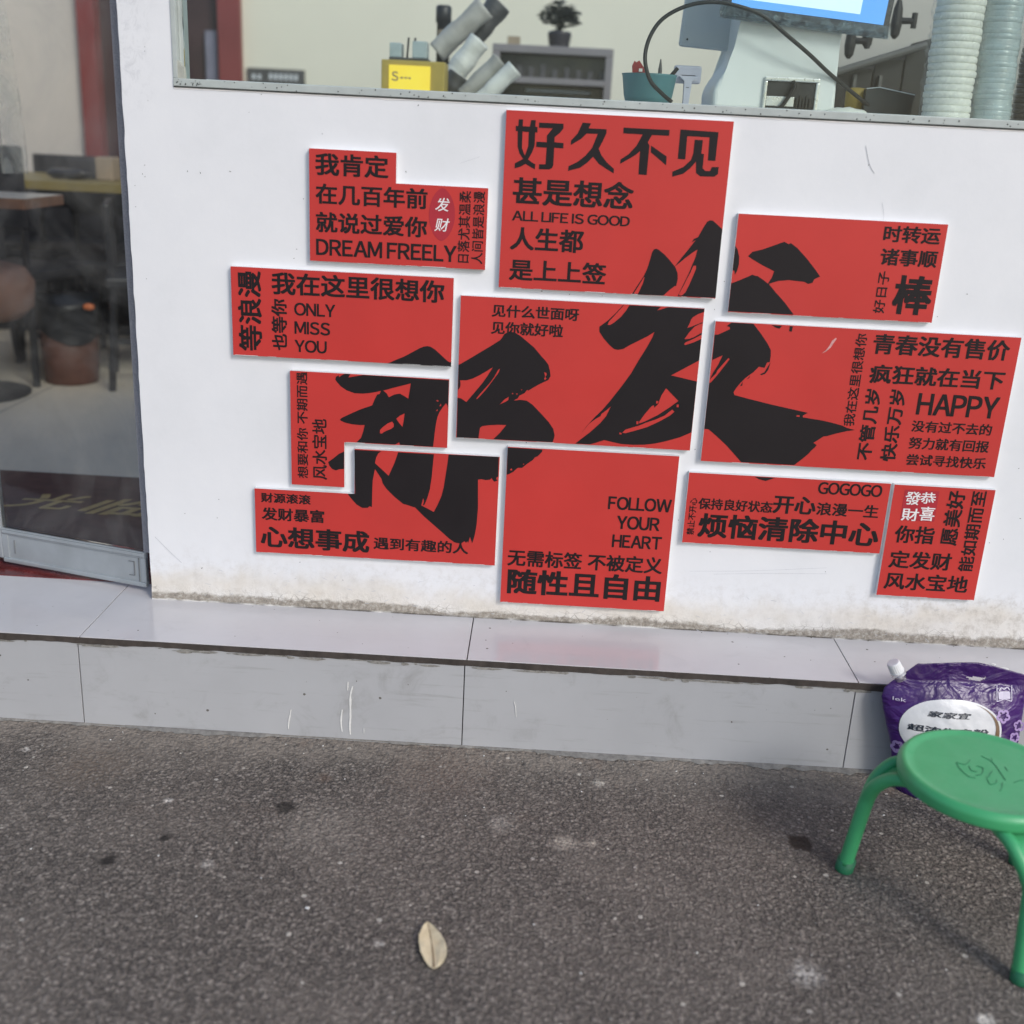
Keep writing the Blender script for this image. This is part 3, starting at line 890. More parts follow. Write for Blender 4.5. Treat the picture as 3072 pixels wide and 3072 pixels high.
def edge_wear(t, x0, x1, z, seed):
    rnd = random.Random(seed)
    vs = []; fs = []
    x = x0 + .003
    while x < x1 - .006:
        l = rnd.uniform(.004, .05); h = rnd.uniform(.0004, .0010)
        if rnd.random() < .62:
            b = len(vs); e = min(x + l, x1 - .002)
            vs += [(x, YP - .0001, z + .0001), (e, YP - .0001, z + .0001), (e - .002 * rnd.random(), YP - .0001, z + h), (x + .002 * rnd.random(), YP - .0001, z + h * rnd.uniform(.4, 1))]
            fs.append((b, b + 1, b + 2, b + 3))
        x += l + rnd.uniform(.001, .03)
    if fs: props(sheet('edge_wear', vs, fs, t, (m_white,)), kind='stuff')
def rect(x0, x1, z0, z1): return [(x0, z0), (x1, z0), (x1, z1), (x0, z1)]

# A
pa = panel(rect(.8235, 1.2568, .9351, 1.2695), 'tall red panel right under the window with four big characters and ALL LIFE IS GOOD')
fill([P('c3', (230, 143), (268, 145), (262, 300), (258, 400), (275, 450), (300, 495), (345, 530), (378, 548), (374, 595), (330, 570), (290, 545), (245, 570), (192, 585), (193, 540), (240, 515), (268, 500), (235, 450), (218, 390), (220, 250))], pa, 'lettering')
fill([P('c3', (342, 150), (382, 152), (372, 380), (350, 440), (310, 510), (275, 510), (290, 455), (315, 385), (320, 250))], pa, 'lettering', y=YP - .0001)
fill([P('c3', (203, 203), (398, 212), (398, 262), (203, 250))], pa, 'lettering', y=YP - .0002)
fill([P('c3', (412, 173), (632, 183), (632, 225), (600, 265), (552, 305), (550, 350), (632, 357), (630, 405), (548, 400), (540, 555), (530, 580), (505, 595), (410, 592), (412, 548), (470, 548), (480, 400), (385, 392), (388, 345), (482, 350), (482, 290), (535, 225), (412, 220))], pa, 'lettering')
fill([P('c3', (805, 173), (880, 180), (858, 225), (1020, 233), (1018, 270), (985, 340), (948, 410), (975, 470), (1020, 530), (1085, 590), (1083, 630), (1010, 585), (950, 545), (898, 480), (850, 530), (780, 580), (672, 608), (678, 565), (760, 525), (830, 470), (890, 400), (940, 275), (840, 272), (790, 320), (697, 375), (700, 335), (760, 270))], pa, 'lettering')
fill([P('c3', (1172, 218), (1587, 240), (1582, 292), (1428, 285), (1390, 350), (1405, 380), (1380, 645), (1306, 640), (1320, 430), (1280, 465), (1220, 500), (1140, 545), (1145, 505), (1220, 455), (1290, 380), (1345, 280), (1170, 270)),
      P('c3', (1420, 380), (1560, 478), (1555, 557), (1418, 440))], pa, 'lettering')
fill([P('s', (2041.7, 388.3), (2155.6, 396.5), (2146, 482.62), (2123.8, 481.3), (2128.6, 412), (2061.7, 408.3), (2056, 478.3), (2033.3, 476.7)),
      P('s', (2084.5, 419), (2109, 420.5), (2104, 461), (2112, 462), (2108, 505), (2116, 513), (2130, 513), (2136, 501), (2156, 501), (2154, 522), (2143, 530), (2101, 529), (2088, 519), (2088, 485), (2070, 505), (2050, 521), (2017, 530), (2017, 515), (2050, 501), (2073, 480), (2080, 460))], pa, 'lettering')
line('甚是想念', 'c3', (182, 657), 'c3', (1252, 962), pa, bold=0.026)
line('ALL LIFE IS GOOD', 'c3', (172, 962), 'c3', (1225, 1110), pa, bold=0.022)
line('人生都', 'c3', (158, 1108), 'c3', (805, 1350), pa, bold=0.026)
line('是上上签', 'c3', (148, 1395), 'c3', (1008, 1635), pa, bold=0.026)
fill([P('c4', (408, 786), (470, 690), (512, 628), (545, 560), (570, 480), (590, 410), (605, 385), (625, 377), (650, 388), (700, 430), (750, 485), (795, 540), (818, 595), (820, 650), (805, 715), (795, 712), (745, 750), (690, 800), (462, 790)),
      P('c4', (422, 783), (475, 700), (515, 634), (523, 636), (505, 695), (462, 785)),
      ], pa)
fill([P('c4', (793, 537), (850, 465), (920, 380), (1005, 270), (1050, 190), (1085, 135), (1110, 122), (1135, 125), (1170, 155), (1221, 204), (1160, 821), (820, 805), (870, 700), (915, 610), (950, 525), (980, 455), (998, 385), (950, 415), (890, 460), (830, 510)),
      P('c4', (835, 798), (830, 785), (862, 730), (902, 650), (935, 590), (960, 532), (985, 530), (985, 560), (960, 620), (930, 690), (890, 770), (860, 798)),
      P('c4', (945, 320), (965, 290), (1001, 275), (985, 298))], pa)
# B
pb = panel([(.4441, .9677), (.7948, .9677), (.7948, 1.1242), (.6143, 1.1242), (.6143, 1.1813), (.4441, 1.1813)], 'stepped red panel at upper left with DREAM FREELY and an oval seal')
line('我肯定', 'c1', (797, 80), 'c1', (1456, 318), pb, bold=0.026)
line('在几百年前', 'c1', (800, 357), 'c1', (1806, 595), pb, bold=0.026)
line('就说过爱你', 'c1', (802, 613), 'c1', (1802, 850), pb, bold=0.026)
line('DREAM FREELY', 'c1', (805, 857), 'c1', (2066, 1070), pb, bold=0.024)
c = on_y(1326, 644, -TP); hw = .0255; hh = .0505
ov = [Vector((c.x + hw * abs(math.cos(a)) ** 1.25 * math.copysign(1, math.cos(a)), 0, c.z + hh * math.sin(a))) for a in [2 * math.pi * i / 40 for i in range(40)]]
fill([ov], pb, 'seal', m_seal)
for ch, tl, br in (('发', (533, 1118), (613, 1198)), ('财', (528, 1233), (612, 1312))):
    o = line(ch, 'a2', tl, 'a2', br, pb, m_paper, .008, shear=.18, label='white brush character on the oval seal')
    for v in o.data.vertices: v.co.y -= 0.0004
line('日落尤其温柔', 'a2', (669, 1078), 'a2', (722, 1488), pb, bold=0.016, rot=True)
line('人间皆是浪漫', 'a2', (749, 1081), 'a2', (799, 1496), pb, bold=0.016, rot=True)
# C
pc = panel(rect(.2835, .7331, .7688, .9481), 'red panel at the far left of the display with ONLY MISS YOU')
line('等浪漫', 'c1', (92, 1140), 'c1', (325, 1874), pc, bold=0.026, rot=True)
line('我在这里很想你', 'c1', (402, 1153), 'c1', (1956, 1440), pc, bold=0.026)
line('也等你', 'c1', (400, 1397), 'c1', (548, 1866), pc, bold=0.026, rot=True)
line('ONLY', 'c1', (607, 1431), 'c1', (978, 1568), pc, bold=0.022)
line('MISS', 'c1', (610, 1598), 'c1', (932, 1732), pc, bold=0.022)
line('YOU', 'c1', (612, 1765), 'c1', (902, 1893), pc, bold=0.022)
fill([P('c2', (552, 570), (620, 540), (700, 507), (770, 470), (830, 437), (870, 420), (905, 414), (935, 420), (975, 445), (1030, 495), (1085, 547), (1110, 562), (1121, 554), (1121, 602))], pc)
# D
pd = panel(rect(.7483, 1.2381, .6195, .9146), 'largest red panel in the centre filled by two black brush characters')
line('见什么世面呀', 's', (1476.5, 912), 's', (1736, 963.5), pd, bold=0.026)
line('见你就好啦', 's', (1474.5, 962.5), 's', (1688, 1012.5), pd, bold=0.026)
fill([P('c2', (1188, 583), (1210, 572), (1300, 520), (1400, 460), (1500, 400), (1560, 362), (1580, 340), (1600, 305), (1640, 285), (1690, 290), (1740, 320), (1800, 370), (1870, 430), (1932, 505)) +
      P('c5', (100, 595), (135, 640), (150, 700), (155, 745), (135, 780), (90, 800), (40, 825)) +
      P('c2', (1840, 800), (1815, 815), (1805, 808), (1780, 838), (1735, 860), (1720, 885), (1680, 905), (1740, 898), (1800, 905), (1850, 940), (1932, 1025)) +
      P('c5', (140, 1160), (180, 1220), (192, 1280), (180, 1325), (173, 1340)) +
      P('c2', (1500, 1252), (1560, 1195), (1617, 1125), (1540, 1122), (1450, 1127), (1400, 1135), (1380, 1150), (1372, 1200), (1367, 1244), (1171, 1236), (1179, 879), (1210, 885), (1257, 918), (1290, 880), (1350, 810), (1400, 750), (1450, 680), (1497, 603), (1440, 640), (1370, 680), (1310, 708), (1260, 722), (1200, 722), (1205, 745), (1203, 775), (1195, 795), (1182, 808)),
      P('c2', (1345, 890), (1380, 845), (1430, 790), (1470, 745), (1510, 690), (1540, 635), (1560, 615), (1550, 650), (1520, 690), (1480, 745), (1430, 810), (1385, 860), (1355, 890)),
      P('c2', (1558, 940), (1600, 895), (1640, 870), (1635, 900), (1610, 915)), P('c2', (1665, 845), (1678, 832), (1680, 848)), P('c2', (1705, 842), (1722, 840), (1712, 855)),
      P('c2', (1748, 808), (1760, 800), (1758, 814)), P('c5', (97, 708), (118, 715), (122, 735), (108, 750), (120, 765), (105, 782), (98, 770), (106, 745))], pd)
fill([P('c5', (808, 105), (740, 180), (670, 245), (595, 300), (595, 345), (630, 400), (680, 460), (725, 500), (760, 508), (810, 500), (870, 465), (950, 425), (1030, 385), (1090, 347), (1070, 400), (1020, 490), (950, 600), (880, 720), (800, 830), (690, 970), (620, 1050), (555, 1112), (480, 1195), (428, 1262), (500, 1175), (560, 1130), (605, 1105), (612, 1085), (660, 1050), (700, 1015), (655, 1105), (600, 1170), (510, 1250), (430, 1310), (378, 1352),
        (508, 1358), (560, 1345), (638, 1320), (700, 1335), (790, 1355), (900, 1363), (1000, 1362), (1100, 1350), (1200, 1328), (1320, 1295), (1424, 1250),
        (1473, 793), (1240, 738), (1493, 603), (1512, 410), (1440, 442), (1368, 465), (1357, 458), (1372, 440), (1450, 405), (1516, 370), (1518, 352), (1450, 392), (1400, 410), (1360, 412), (1400, 355), (1450, 300), (1500, 275), (1526, 268), (1527, 258), (1470, 280), (1430, 297), (1385, 312), (1405, 275), (1420, 235), (1435, 215), (1480, 188), (1535, 168), (1540, 140), (1213, 124), (1180, 135), (1115, 153), (1150, 120),
        (865, 107), (835, 155), (790, 210), (730, 260), (690, 285), (668, 283), (680, 255), (740, 190), (815, 105)),
      P('c5', (1195, 853), (1306, 968), (1220, 1030), (1120, 1095), (1005, 1152), (955, 1170), (950, 1160), (1000, 1090), (1060, 1020), (1085, 1005), (1090, 1030), (1130, 975), (1155, 915)),
      P('c5', (800, 1255), (830, 1225), (880, 1210), (950, 1190), (1010, 1165), (1100, 1135), (1180, 1100), (1250, 1045), (1270, 1065), (1230, 1100), (1130, 1155), (1020, 1205), (900, 1240), (830, 1258)),
      P('c5', (1105, 968), (1126, 968), (1126, 992), (1105, 992)), P('c5', (1290, 1000), (1310, 1000), (1308, 1025), (1290, 1025)), P('c5', (928, 1150), (948, 1150), (946, 1178), (928, 1178)), P('c5', (775, 1250), (797, 1257), (793, 1270), (775, 1268))], pd)
# E
pe = panel(rect(1.2851, 1.692, .9103, 1.1013), 'red panel at upper right with one big bold character in its lower right corner')
line('时转运', 'q3', (682, 225), 'q3', (1168, 403), pe, bold=0.026)
line('诸事顺', 'q3', (652, 432), 'q3', (1138, 612), pe, bold=0.026)
line('好日子', 'q3', (626, 638), 'q3', (670, 1022), pe, bold=0.014, rot=True)
line('棒', 'q3', (783, 672), 'q3', (1075, 1042), pe, bold=0.032)
fill([P('c4', (1338, 352), (1358, 385), (1373, 450), (1370, 520), (1355, 575), (1335, 612), (1330, 575), (1314, 573))], pe)
fill([P('c4', (1302, 690), (1380, 660), (1450, 630), (1490, 612), (1520, 622), (1540, 625), (1590, 660), (1632, 693)) +
      P('a3', (505, 1570), (518, 1535), (450, 1500), (400, 1470), (370, 1450), (395, 1425), (450, 1412), (500, 1395), (575, 1368), (600, 1382), (612, 1375), (650, 1405), (700, 1460), (750, 1525), (778, 1565), (745, 1580), (735, 1600), (710, 1607), (690, 1595), (600, 1585), (540, 1590), (490, 1606)) +
      P('c4', (1645, 703), (1700, 770), (1780, 860), (1840, 940), (1863, 972), (1274, 941))], pe)
# F
pf = panel(rect(1.2629, 1.8747, .5985, .8905), 'wide red panel on the right with HAPPY and rows of characters')
line('青春没有售价', 'q2', (590, 150), 'q2', (1784, 400), pf, bold=0.026)
line('疯狂就在当下', 'q2', (556, 425), 'q2', (1738, 662), pf, bold=0.026)
line('HAPPY', 'q2', (988, 686), 'q2', (1684, 920), pf, bold=0.026)
line('没有过不去的', 'q2', (930, 930), 'q2', (1632, 1073), pf, bold=0.022)
line('努力就有回报', 'q2', (905, 1080), 'q2', (1606, 1226), pf, bold=0.022)
line('尝试寻找快乐', 'q2', (882, 1233), 'q2', (1580, 1374), pf, bold=0.022)
line('我在这里很想你', 'q2', (425, 150), 'q2', (401, 986), pf, bold=0.016, rot=True)
line('不管几岁', 'q2', (515, 648), 'q2', (552, 1294), pf, bold=0.026, rot=True)
line('快乐万岁', 'q2', (736, 653), 'q2', (770, 1306), pf, bold=0.026, rot=True)
fill([P('q1', (345, 203), (541, 214), (610, 305), (670, 395), (697, 450), (697, 500), (688, 560), (665, 560), (640, 610), (590, 600), (540, 650), (470, 700), (420, 750), (380, 800), (362, 830), (370, 855), (500, 890), (700, 940), (900, 985), (1030, 1015), (985, 1040), (985, 1055), (1060, 1068), (1150, 1082), (1250, 1105), (1340, 1130), (1380, 1150), (1455, 1170), (1380, 1180), (1290, 1200), (1200, 1225), (1170, 1228), (1130, 1255), (1080, 1285), (1110, 1305), (1090, 1330), (1060, 1355), (1040, 1380), (980, 1430), (907, 1485),
        (430, 1459), (380, 1400), (300, 1310), (210, 1225), (140, 1165), (120, 1160), (99, 1160), (144, 745), (158, 742), (225, 665), (328, 532), (318, 520), (290, 550), (215, 635), (205, 660), (152, 712), (149, 712), (180, 650), (225, 580), (265, 497), (170, 540), (193, 312), (225, 310), (330, 262), (328, 242), (300, 235), (330, 212)),
      P('q1', (930, 1035), (958, 1037), (956, 1052), (928, 1050)),
      P('q1', (600, 668), (640, 650), (694, 560), (676, 625), (645, 665), (610, 676)),
      P('q1', (705, 225), (800, 232), (775, 258), (740, 248)), P('q1', (868, 235), (897, 237), (885, 285), (862, 280)),
      P('q1', (420, 775), (445, 735), (440, 770)), P('q1', (480, 712), (512, 682), (500, 705))], pf)
fill([P('q1', (1152, 482), (1188, 456), (1222, 415), (1248, 366), (1282, 340), (1290, 350), (1262, 388), (1236, 428), (1196, 462))], pf, 'scratch', plain('scratched_print', (.62, .30, .29), .6, .3, 200), label='pale scratch in the red print')
# G
pg = panel([(.4003, .4961), (.5132, .4961), (.5132, .5957), (.7303, .5957), (.7303, .7423), (.4003, .7423)], 'L-shaped red panel with two upright lines of characters at its left edge')
line('想要和你 不期而遇', 'a4', (1677, 171), 'a4', (1746, 776), pg, bold=0.018, rot=True)
line('风水宝地', 'a4', (1766, 436), 'a4', (1852, 784), pg, bold=0.018, rot=True)
fill([P('c2', (78, 715), (85, 690), (110, 677), (112, 695), (130, 680), (165, 663), (213, 666), (196, 697), (330, 674), (1101, 722), (1092, 985), (1088, 950), (1075, 928), (1045, 965), (1015, 1010), (998, 1050), (985, 1110), (972, 1200), (962, 1290), (958, 1320), (660, 1303), (653, 1280), (618, 1300), (268, 1281), (310, 1240), (330, 1180), (343, 1125), (300, 1125), (230, 1118), (165, 1103), (125, 1085), (122, 1072), (140, 1058), (200, 1030), (300, 985), (410, 948), (430, 900), (455, 850), (478, 845), (488, 817), (440, 828), (380, 838), (320, 842), (250, 838), (180, 812), (130, 778), (95, 740)),
      P('c2', (510, 815), (600, 790), (680, 770), (757, 750), (750, 800), (735, 888), (700, 865), (660, 842), (610, 850), (560, 875), (540, 840)),
      P('c2', (480, 1200), (480, 1170), (510, 1140), (550, 1110), (590, 1093), (605, 1115), (605, 1140), (580, 1160), (530, 1180), (495, 1202)),
      P('c2', (627, 1068), (660, 1040), (702, 1020), (695, 1080), (683, 1142), (655, 1110)),
      P('c2', (985, 905), (995, 897), (1010, 908), (1000, 915)), P('c2', (1015, 955), (1028, 930), (1032, 955)), P('c2', (985, 998), (998, 980), (1000, 998))], pg)
fill([P('c2', (158, 1362), (110, 1385), (60, 1425), (14, 1458), (25, 1490), (50, 1520), (85, 1533), (115, 1522), (157, 1520))], pg)
# H
ph = panel([(.32, .3369), (.8418, .3369), (.8418, .5827), (.5351, .5827), (.5351, .4825), (.32, .4825)], 'stepped red panel at lower left with four bold characters along its base')
line('财源滚滚', 'c6', (128, 530), 'c6', (578, 643), ph, bold=0.026)
line('发财暴富', 'c6', (135, 661), 'c6', (700, 809), ph, bold=0.026)
line('心想事成', 'c6', (124, 827), 'c6', (1104, 1077), ph, bold=0.030)
line('遇到有趣的人', 'c6', (1143, 930), 'c7', (612, 1268), ph, bold=0.024)
fill([P('c6', (970, 147), (1213, 161), (1185, 180), (1165, 220), (1155, 267), (1278, 382), (1330, 270), (1364, 170), (1685, 188)) +
      P('c7', (302, 364), (297, 460), (286, 570), (270, 680), (245, 765), (222, 820), (207, 828), (217, 790), (210, 760), (192, 828), (305, 887), (345, 810), (375, 740), (395, 660), (412, 550), (428, 450), (438, 370), (890, 391),
        (884, 570), (872, 572), (865, 590), (880, 603), (850, 615), (835, 600), (825, 580), (810, 597), (770, 600), (735, 592), (702, 596), (702, 850), (690, 1000), (672, 1100), (650, 1170), (630, 1110), (615, 1165), (605, 1150), (595, 1165), (580, 1150), (560, 1165), (520, 1168), (490, 1160), (440, 1125), (380, 1070), (300, 1000), (220, 930), (135, 845)) +
      P('c6', (1500, 662), (1450, 645), (1410, 635), (1330, 570), (1260, 500), (1225, 450), (1215, 410), (1155, 320), (1135, 420), (1130, 540), (1128, 663), (1105, 655), (1090, 670), (1040, 670), (990, 640), (950, 595), (908, 543), (976, 543))], ph)
# I
pi_ = panel(rect(.8575, 1.2176, .2521, .6056), 'tall red panel reaching lowest on the wall with FOLLOW YOUR HEART')
line('FOLLOW', 'a5', (1514, 875), 'a5', (1865, 970), pi_, bold=0.026)
line('YOUR', 'a5', (1563, 985), 'a5', (1798, 1075), pi_, bold=0.026)
line('HEART', 'a5', (1536, 1092), 'a5', (1809, 1180), pi_, bold=0.026)
line('无需标签 不被定义', 'a5', (944, 1174), 'a5', (1812, 1318), pi_, bold=0.024)
line('随性且自由', 'a5', (944, 1283), 'a5', (1799, 1475), pi_, bold=0.032)
fill([P('c7', (970, 307), (1281, 325), (1280, 345), (1240, 385), (1215, 395), (1195, 420), (1150, 450), (1100, 490), (1060, 490), (1020, 525), (985, 545), (961, 552)),
      P('c7', (990, 505), (1005, 493), (1012, 508), (1000, 516)), P('c7', (1106, 455), (1118, 450), (1114, 466))], pi_)
# J
pj = panel(rect(1.2417, 1.6645, .4151, .5719), 'long red panel at lower right with GOGOGO in its upper right corner')
line('GOGOGO', 'q4', (1288, 135), 'q4', (1847, 276), pj, bold=0.022)
line('保持良好状态', 'q4', (208, 277), 'q4', (861, 418), pj, bold=0.024)
line('开心', 'q4', (885, 255), 'q4', (1249, 438), pj, bold=0.028)
line('浪漫一生', 'q4', (1274, 317), 'q4', (1814, 466), pj, bold=0.024)
line('烦恼清除中心', 'q4', (212, 412), 'q4', (1808, 723), pj, bold=0.030)
line('禁止不开心', 'q4', (127, 279), 'q4', (160, 614), pj, bold=0.018, rot=True)
fill([P('q1', (550, 1590), (590, 1612), (650, 1628), (700, 1612), (738, 1600))], pj)
# K
pk = panel(rect(1.6724, 1.8831, .3198, .5706), 'small upright red panel at the lower right end with a square crimson seal')
a = wp('q5', 862, 205); b = wp('q5', 1122, 495)
fill([[Vector((a.x, 0, b.z)), Vector((b.x, 0, b.z)), Vector((b.x, 0, a.z)), Vector((a.x, 0, a.z))]], pk, 'seal', m_seal)
for ch, tl, br in (('發', (873, 220), (990, 346)), ('恭', (1007, 226), (1130, 336)), ('財', (838, 370), (974, 490)), ('喜', (1003, 356), (1116, 490))):
    o = line(ch, 'q5', tl, 'q5', br, pk, m_paper, .012, label='white seal script character')
    for v in o.data.vertices: v.co.y -= 0.0004
line('你指', 'q5', (783, 524), 'q5', (1110, 701), pk, bold=0.024)
line('定发财', 'q5', (733, 749), 'q5', (1263, 938), pk, bold=0.022)
line('风水宝地', 'q5', (690, 944), 'q5', (1412, 1139), pk, bold=0.022)
line('愿美好', 'q5', (1257, 212), 'q5', (1322, 713), pk, bold=0.024, rot=True)
line('能如期而至', 'q5', (1470, 214), 'q5', (1464, 947), pk, bold=0.022, rot=True)

for k, (t_, x0, x1, z) in enumerate(((pa, .8235, 1.2568, .9351), (pb, .4441, .7948, .9677), (pc, .2835, .7331, .7688), (pd, .7483, 1.2381, .6195), (pe, 1.2851, 1.692, .9103), (pf, 1.2629, 1.8747, .5985),
                                     (pg, .5132, .7303, .5957), (ph, .32, .8418, .3369), (pi_, .8575, 1.2176, .2521), (pj, 1.2417, 1.6645, .4151), (pk, 1.6724, 1.8831, .3198))):
    edge_wear(t_, x0, x1, z, k)

# ------------------------------------------------------------------ glass door
door = thing('glass_door', 'silver framed glass door standing slightly ajar beside the white wall', 'door', (0.062, 0.041, ZS))
DA = Vector((0.0575, 0.041, 0)); DB = Vector((-0.318, 0.147, 0))
du = (DB - DA).normalized(); dn = Vector((du.y, -du.x, 0))
if dn.y > 0: dn = -dn
def dp(s, n, z): return DA + du * s + dn * n + Vector((0, 0, z))
def dbox(bm, s0, s1, n0, n1, z0, z1, bev=0.0, mi=0):
    t = bmesh.new(); box(t, (s0, n0, z0), (s1, n1, z1), bev, mi)
    for v in t.verts:
        v.co = dp(v.co.x, v.co.y, v.co.z)
    tmp = bpy.data.meshes.new('t'); t.to_mesh(tmp); t.free()
    bm.from_mesh(tmp); bpy.data.meshes.remove(tmp)
L = (DB - DA).length
bm = bmesh.new()
dbox(bm, 0, L, -0.004, 0.004, ZS + .012, ZS + .0965, .001)
dbox(bm, 0, L, -0.004, 0.0085, ZS + .012, ZS + .0235, .003)
dbox(bm, 0, L, -0.004, 0.0085, ZS + .0815, ZS + .0965, .004)
dbox(bm, 0, 0.012, -0.004, 0.0065, ZS + .0236, ZS + .0814, .001)
dbox(bm, L - 0.016, L, -0.004, 0.0065, ZS + .0236, ZS + .0814, .001)
rail = bobj('bottom_rail', bm, door, (m_alu,))
bm = bmesh.new()
for z0, z1 in ((.0935, .0942), (.0852, .0858)):
    dbox(bm, .004, L - .004, 0.004, 0.0090, ZS + z0, ZS + z1)
for s0, s1, z0, z1 in ((.030, .0308, .036, .070), (.030, .045, .0692, .0700), (.030, .045, .036, .0368), (L - .034, L - .0332, .036, .070), (.0175, .0185, .012, .0965)):
    dbox(bm, s0, s1, 0.0035, 0.0068, ZS + z0, ZS + z1)
g_ = bobj('groove', bm, None, (m_alud,)); g_.parent = rail; g_.matrix_parent_inverse = Matrix()
bm = bmesh.new(); dbox(bm, L + .0005, L + .055, -0.012, 0.0075, ZS + .02, 2.5, .003); bobj('stile', bm, door, (m_alu,))
bm = bmesh.new(); dbox(bm, 0.004, L, -0.006, 0.0, ZS + .0966, 2.5); bobj('pane', bm, door, (m_dpane,))
bm = bmesh.new()
dbox(bm, -0.012, 0.0035, -0.016, 0.005, ZS + .0967, 2.5, .001)
for i in range(330):
    z = ZS + .10 + i * 0.0055
    dbox(bm, -0.0115, 0.003, 0.0051, 0.0062, z, z + .003)
bobj('brush_strip', bm, door, (m_brush,))

# second leaf behind, mostly out of frame
bm = bmesh.new(); box(bm, (-0.405, 0.155, ZS + .012), (-0.378, 0.185, 2.5), .003)
dl = thing('fixed_glass_leaf', 'fixed door leaf edge at the extreme left with grey stile', 'door', (-.4, .17, ZS))
bobj('stile', bm, dl, (m_alu,))
bm = bmesh.new(); box(bm, (-1.74, 0.166, ZS + .1), (-0.4055, 0.172, 2.5)); bobj('pane', bm, dl, (m_dpane,))
bm = bmesh.new(); box(bm, (-1.74, 0.158, ZS + .012), (-0.4055, 0.182, ZS + .0995), .003); bobj('bottom_rail', bm, dl, (m_alu,))

# clear plastic curtain hanging inside
def curtain():
    y = 1.15
    x0 = on_y(-120, 300, y).x; 
    vs = []; fs = []
    nx, nz = 40, 60
    zb = on_y(40, 520, y).z; zt = 2.4
    for j in range(nz + 1):
        z = zb + (zt - zb) * j / nz
        xr = on_y(80, 520, y).x - 0.10 * (j / nz) ** 1.2
        for i in range(nx + 1):
            s = i / nx
            x = x0 + (xr - x0) * s
            d = 0.035 * math.sin(s * 16 + 1.3 * math.sin(z * 3)) + 0.03 * mnoise.noise(Vector((s * 6, z * 3, 1)))
            vs.append((x, y + d, z))
    for j in range(nz):
        for i in range(nx):
            a = j * (nx + 1) + i
            fs.append((a, a + 1, a + nx + 2, a + nx + 1))
    o = sheet('plastic_curtain', vs, fs, None, (m_strip,), True)
    props(o, 'clear wrinkled plastic curtain hanging behind the door glass', 'curtain')
curtain()

# ------------------------------------------------------------------ furniture seen through the door
def table(x0, x1, y0, y1, ztop, mtop, medge, label, inset=.06):
    t = thing('dining_table', label, 'table', ((x0 + x1) / 2, (y0 + y1) / 2, ZS))
    bm = bmesh.new(); box(bm, (x0, y0, ztop - .035), (x1, y1, ztop - .0015), .002); bobj('table_edge', bm, t, (medge,))
    bm = bmesh.new(); box(bm, (x0 + .004, y0 + .004, ztop - .0014), (x1 - .004, y1 - .004, ztop), 0); bobj('table_top', bm, t, (mtop,))
    for sx_ in (x0 + .06, x1 - inset):
        for sy_ in (y0 + .06, y1 - .06):
            bm = bmesh.new(); box(bm, (sx_ - .02, sy_ - .02, ZS), (sx_ + .02, sy_ + .02, ztop - .036), .003); bobj('leg', bm, t, (m_metal,))
    return t
table(-2.0, -0.80, 1.45, 1.76, 0.954, m_top, m_wood, 'pale topped table with brown wooden edge near the door', .52)
table(-2.6, -0.40, 2.40, 3.1, 0.962, m_ytop, m_ytop, 'long yellow edged table at the back of the room')
def chair(x, y, rz, label, h=.44, bh=.40):
    t = thing('dining_chair', label, 'chair', (x, y, ZS), 'dark chairs inside the shop', rz)
    L_ = lambda a: a
    def add(name, fn, m):
        bm = bmesh.new(); fn(bm)
        me = bpy.data.meshes.new(name); bm.to_mesh(me); bm.free(); me.materials.append(m)
        o = bpy.data.objects.new(name, me); COL.objects.link(o); o.parent = t
    add('seat', lambda bm: box(bm, (-.2, -.2, h - .04), (.2, .2, h), .012), m_metal)
    add('backrest', lambda bm: box(bm, (-.19, .17, h + .16), (.19, .195, h + bh), .01), m_metal)
    add('stretcher', lambda bm: box(bm, (-.17, -.165, .18), (-.15, .165, .20)), m_metal); add('stretcher', lambda bm: box(bm, (.15, -.165, .18), (.17, .165, .20)), m_metal)
    for sx_ in (-.17, .17):
        add('leg', lambda bm: tube(bm, [(sx_ * 1.08, -.185, 0), (sx_, -.165, h - .041)], .014, 8), m_metal)
        add('leg', lambda bm: tube(bm, [(sx_ * 1.08, .20, 0), (sx_, .175, h - .041), (sx_, .185, h + bh)], .014, 8), m_metal)
    return t
chair(-0.98, 2.62, 0.2, 'dark metal chair just right of the brown bin')
chair(-1.55, 2.25, -0.3, 'dark metal chair half hidden behind the brown rounded seat')
chair(-0.62, 2.20, 1.9, 'dark metal chair nearest to the white wall under the yellow edged table', .44, .27)
chair(-1.30, 2.95, 0.1, 'dark metal chair tucked under the far end of the yellow edged table')
chair(-0.55, 2.85, 2.4, 'dark metal chair at the back right corner of the room')
chair(-1.18, 2.20, 2.9, 'dark metal chair behind the bin with its back towards the door', .44, .46)
chair(-0.80, 2.98, 0.4, 'dark metal chair just behind the yellow edged table under the tissue box', .44, .36)
t = thing('backdrop_block', 'long dark backdrop block added behind the yellow edged table', 'backdrop_block', (-1.5, 3.3, ZS))  # added piece that makes a dark background below the tables
bm = bmesh.new(); box(bm, (-2.9, 3.12, ZS), (-0.30, 3.5, ZS + .42), .02); bobj('seat', bm, t, (m_metal,))  # low front of the added dark block
bm = bmesh.new(); box(bm, (-2.9, 3.505, ZS), (-0.30, 3.60, .93), .02); bobj('backrest', bm, t, (m_metal,))  # upright back of the added dark block
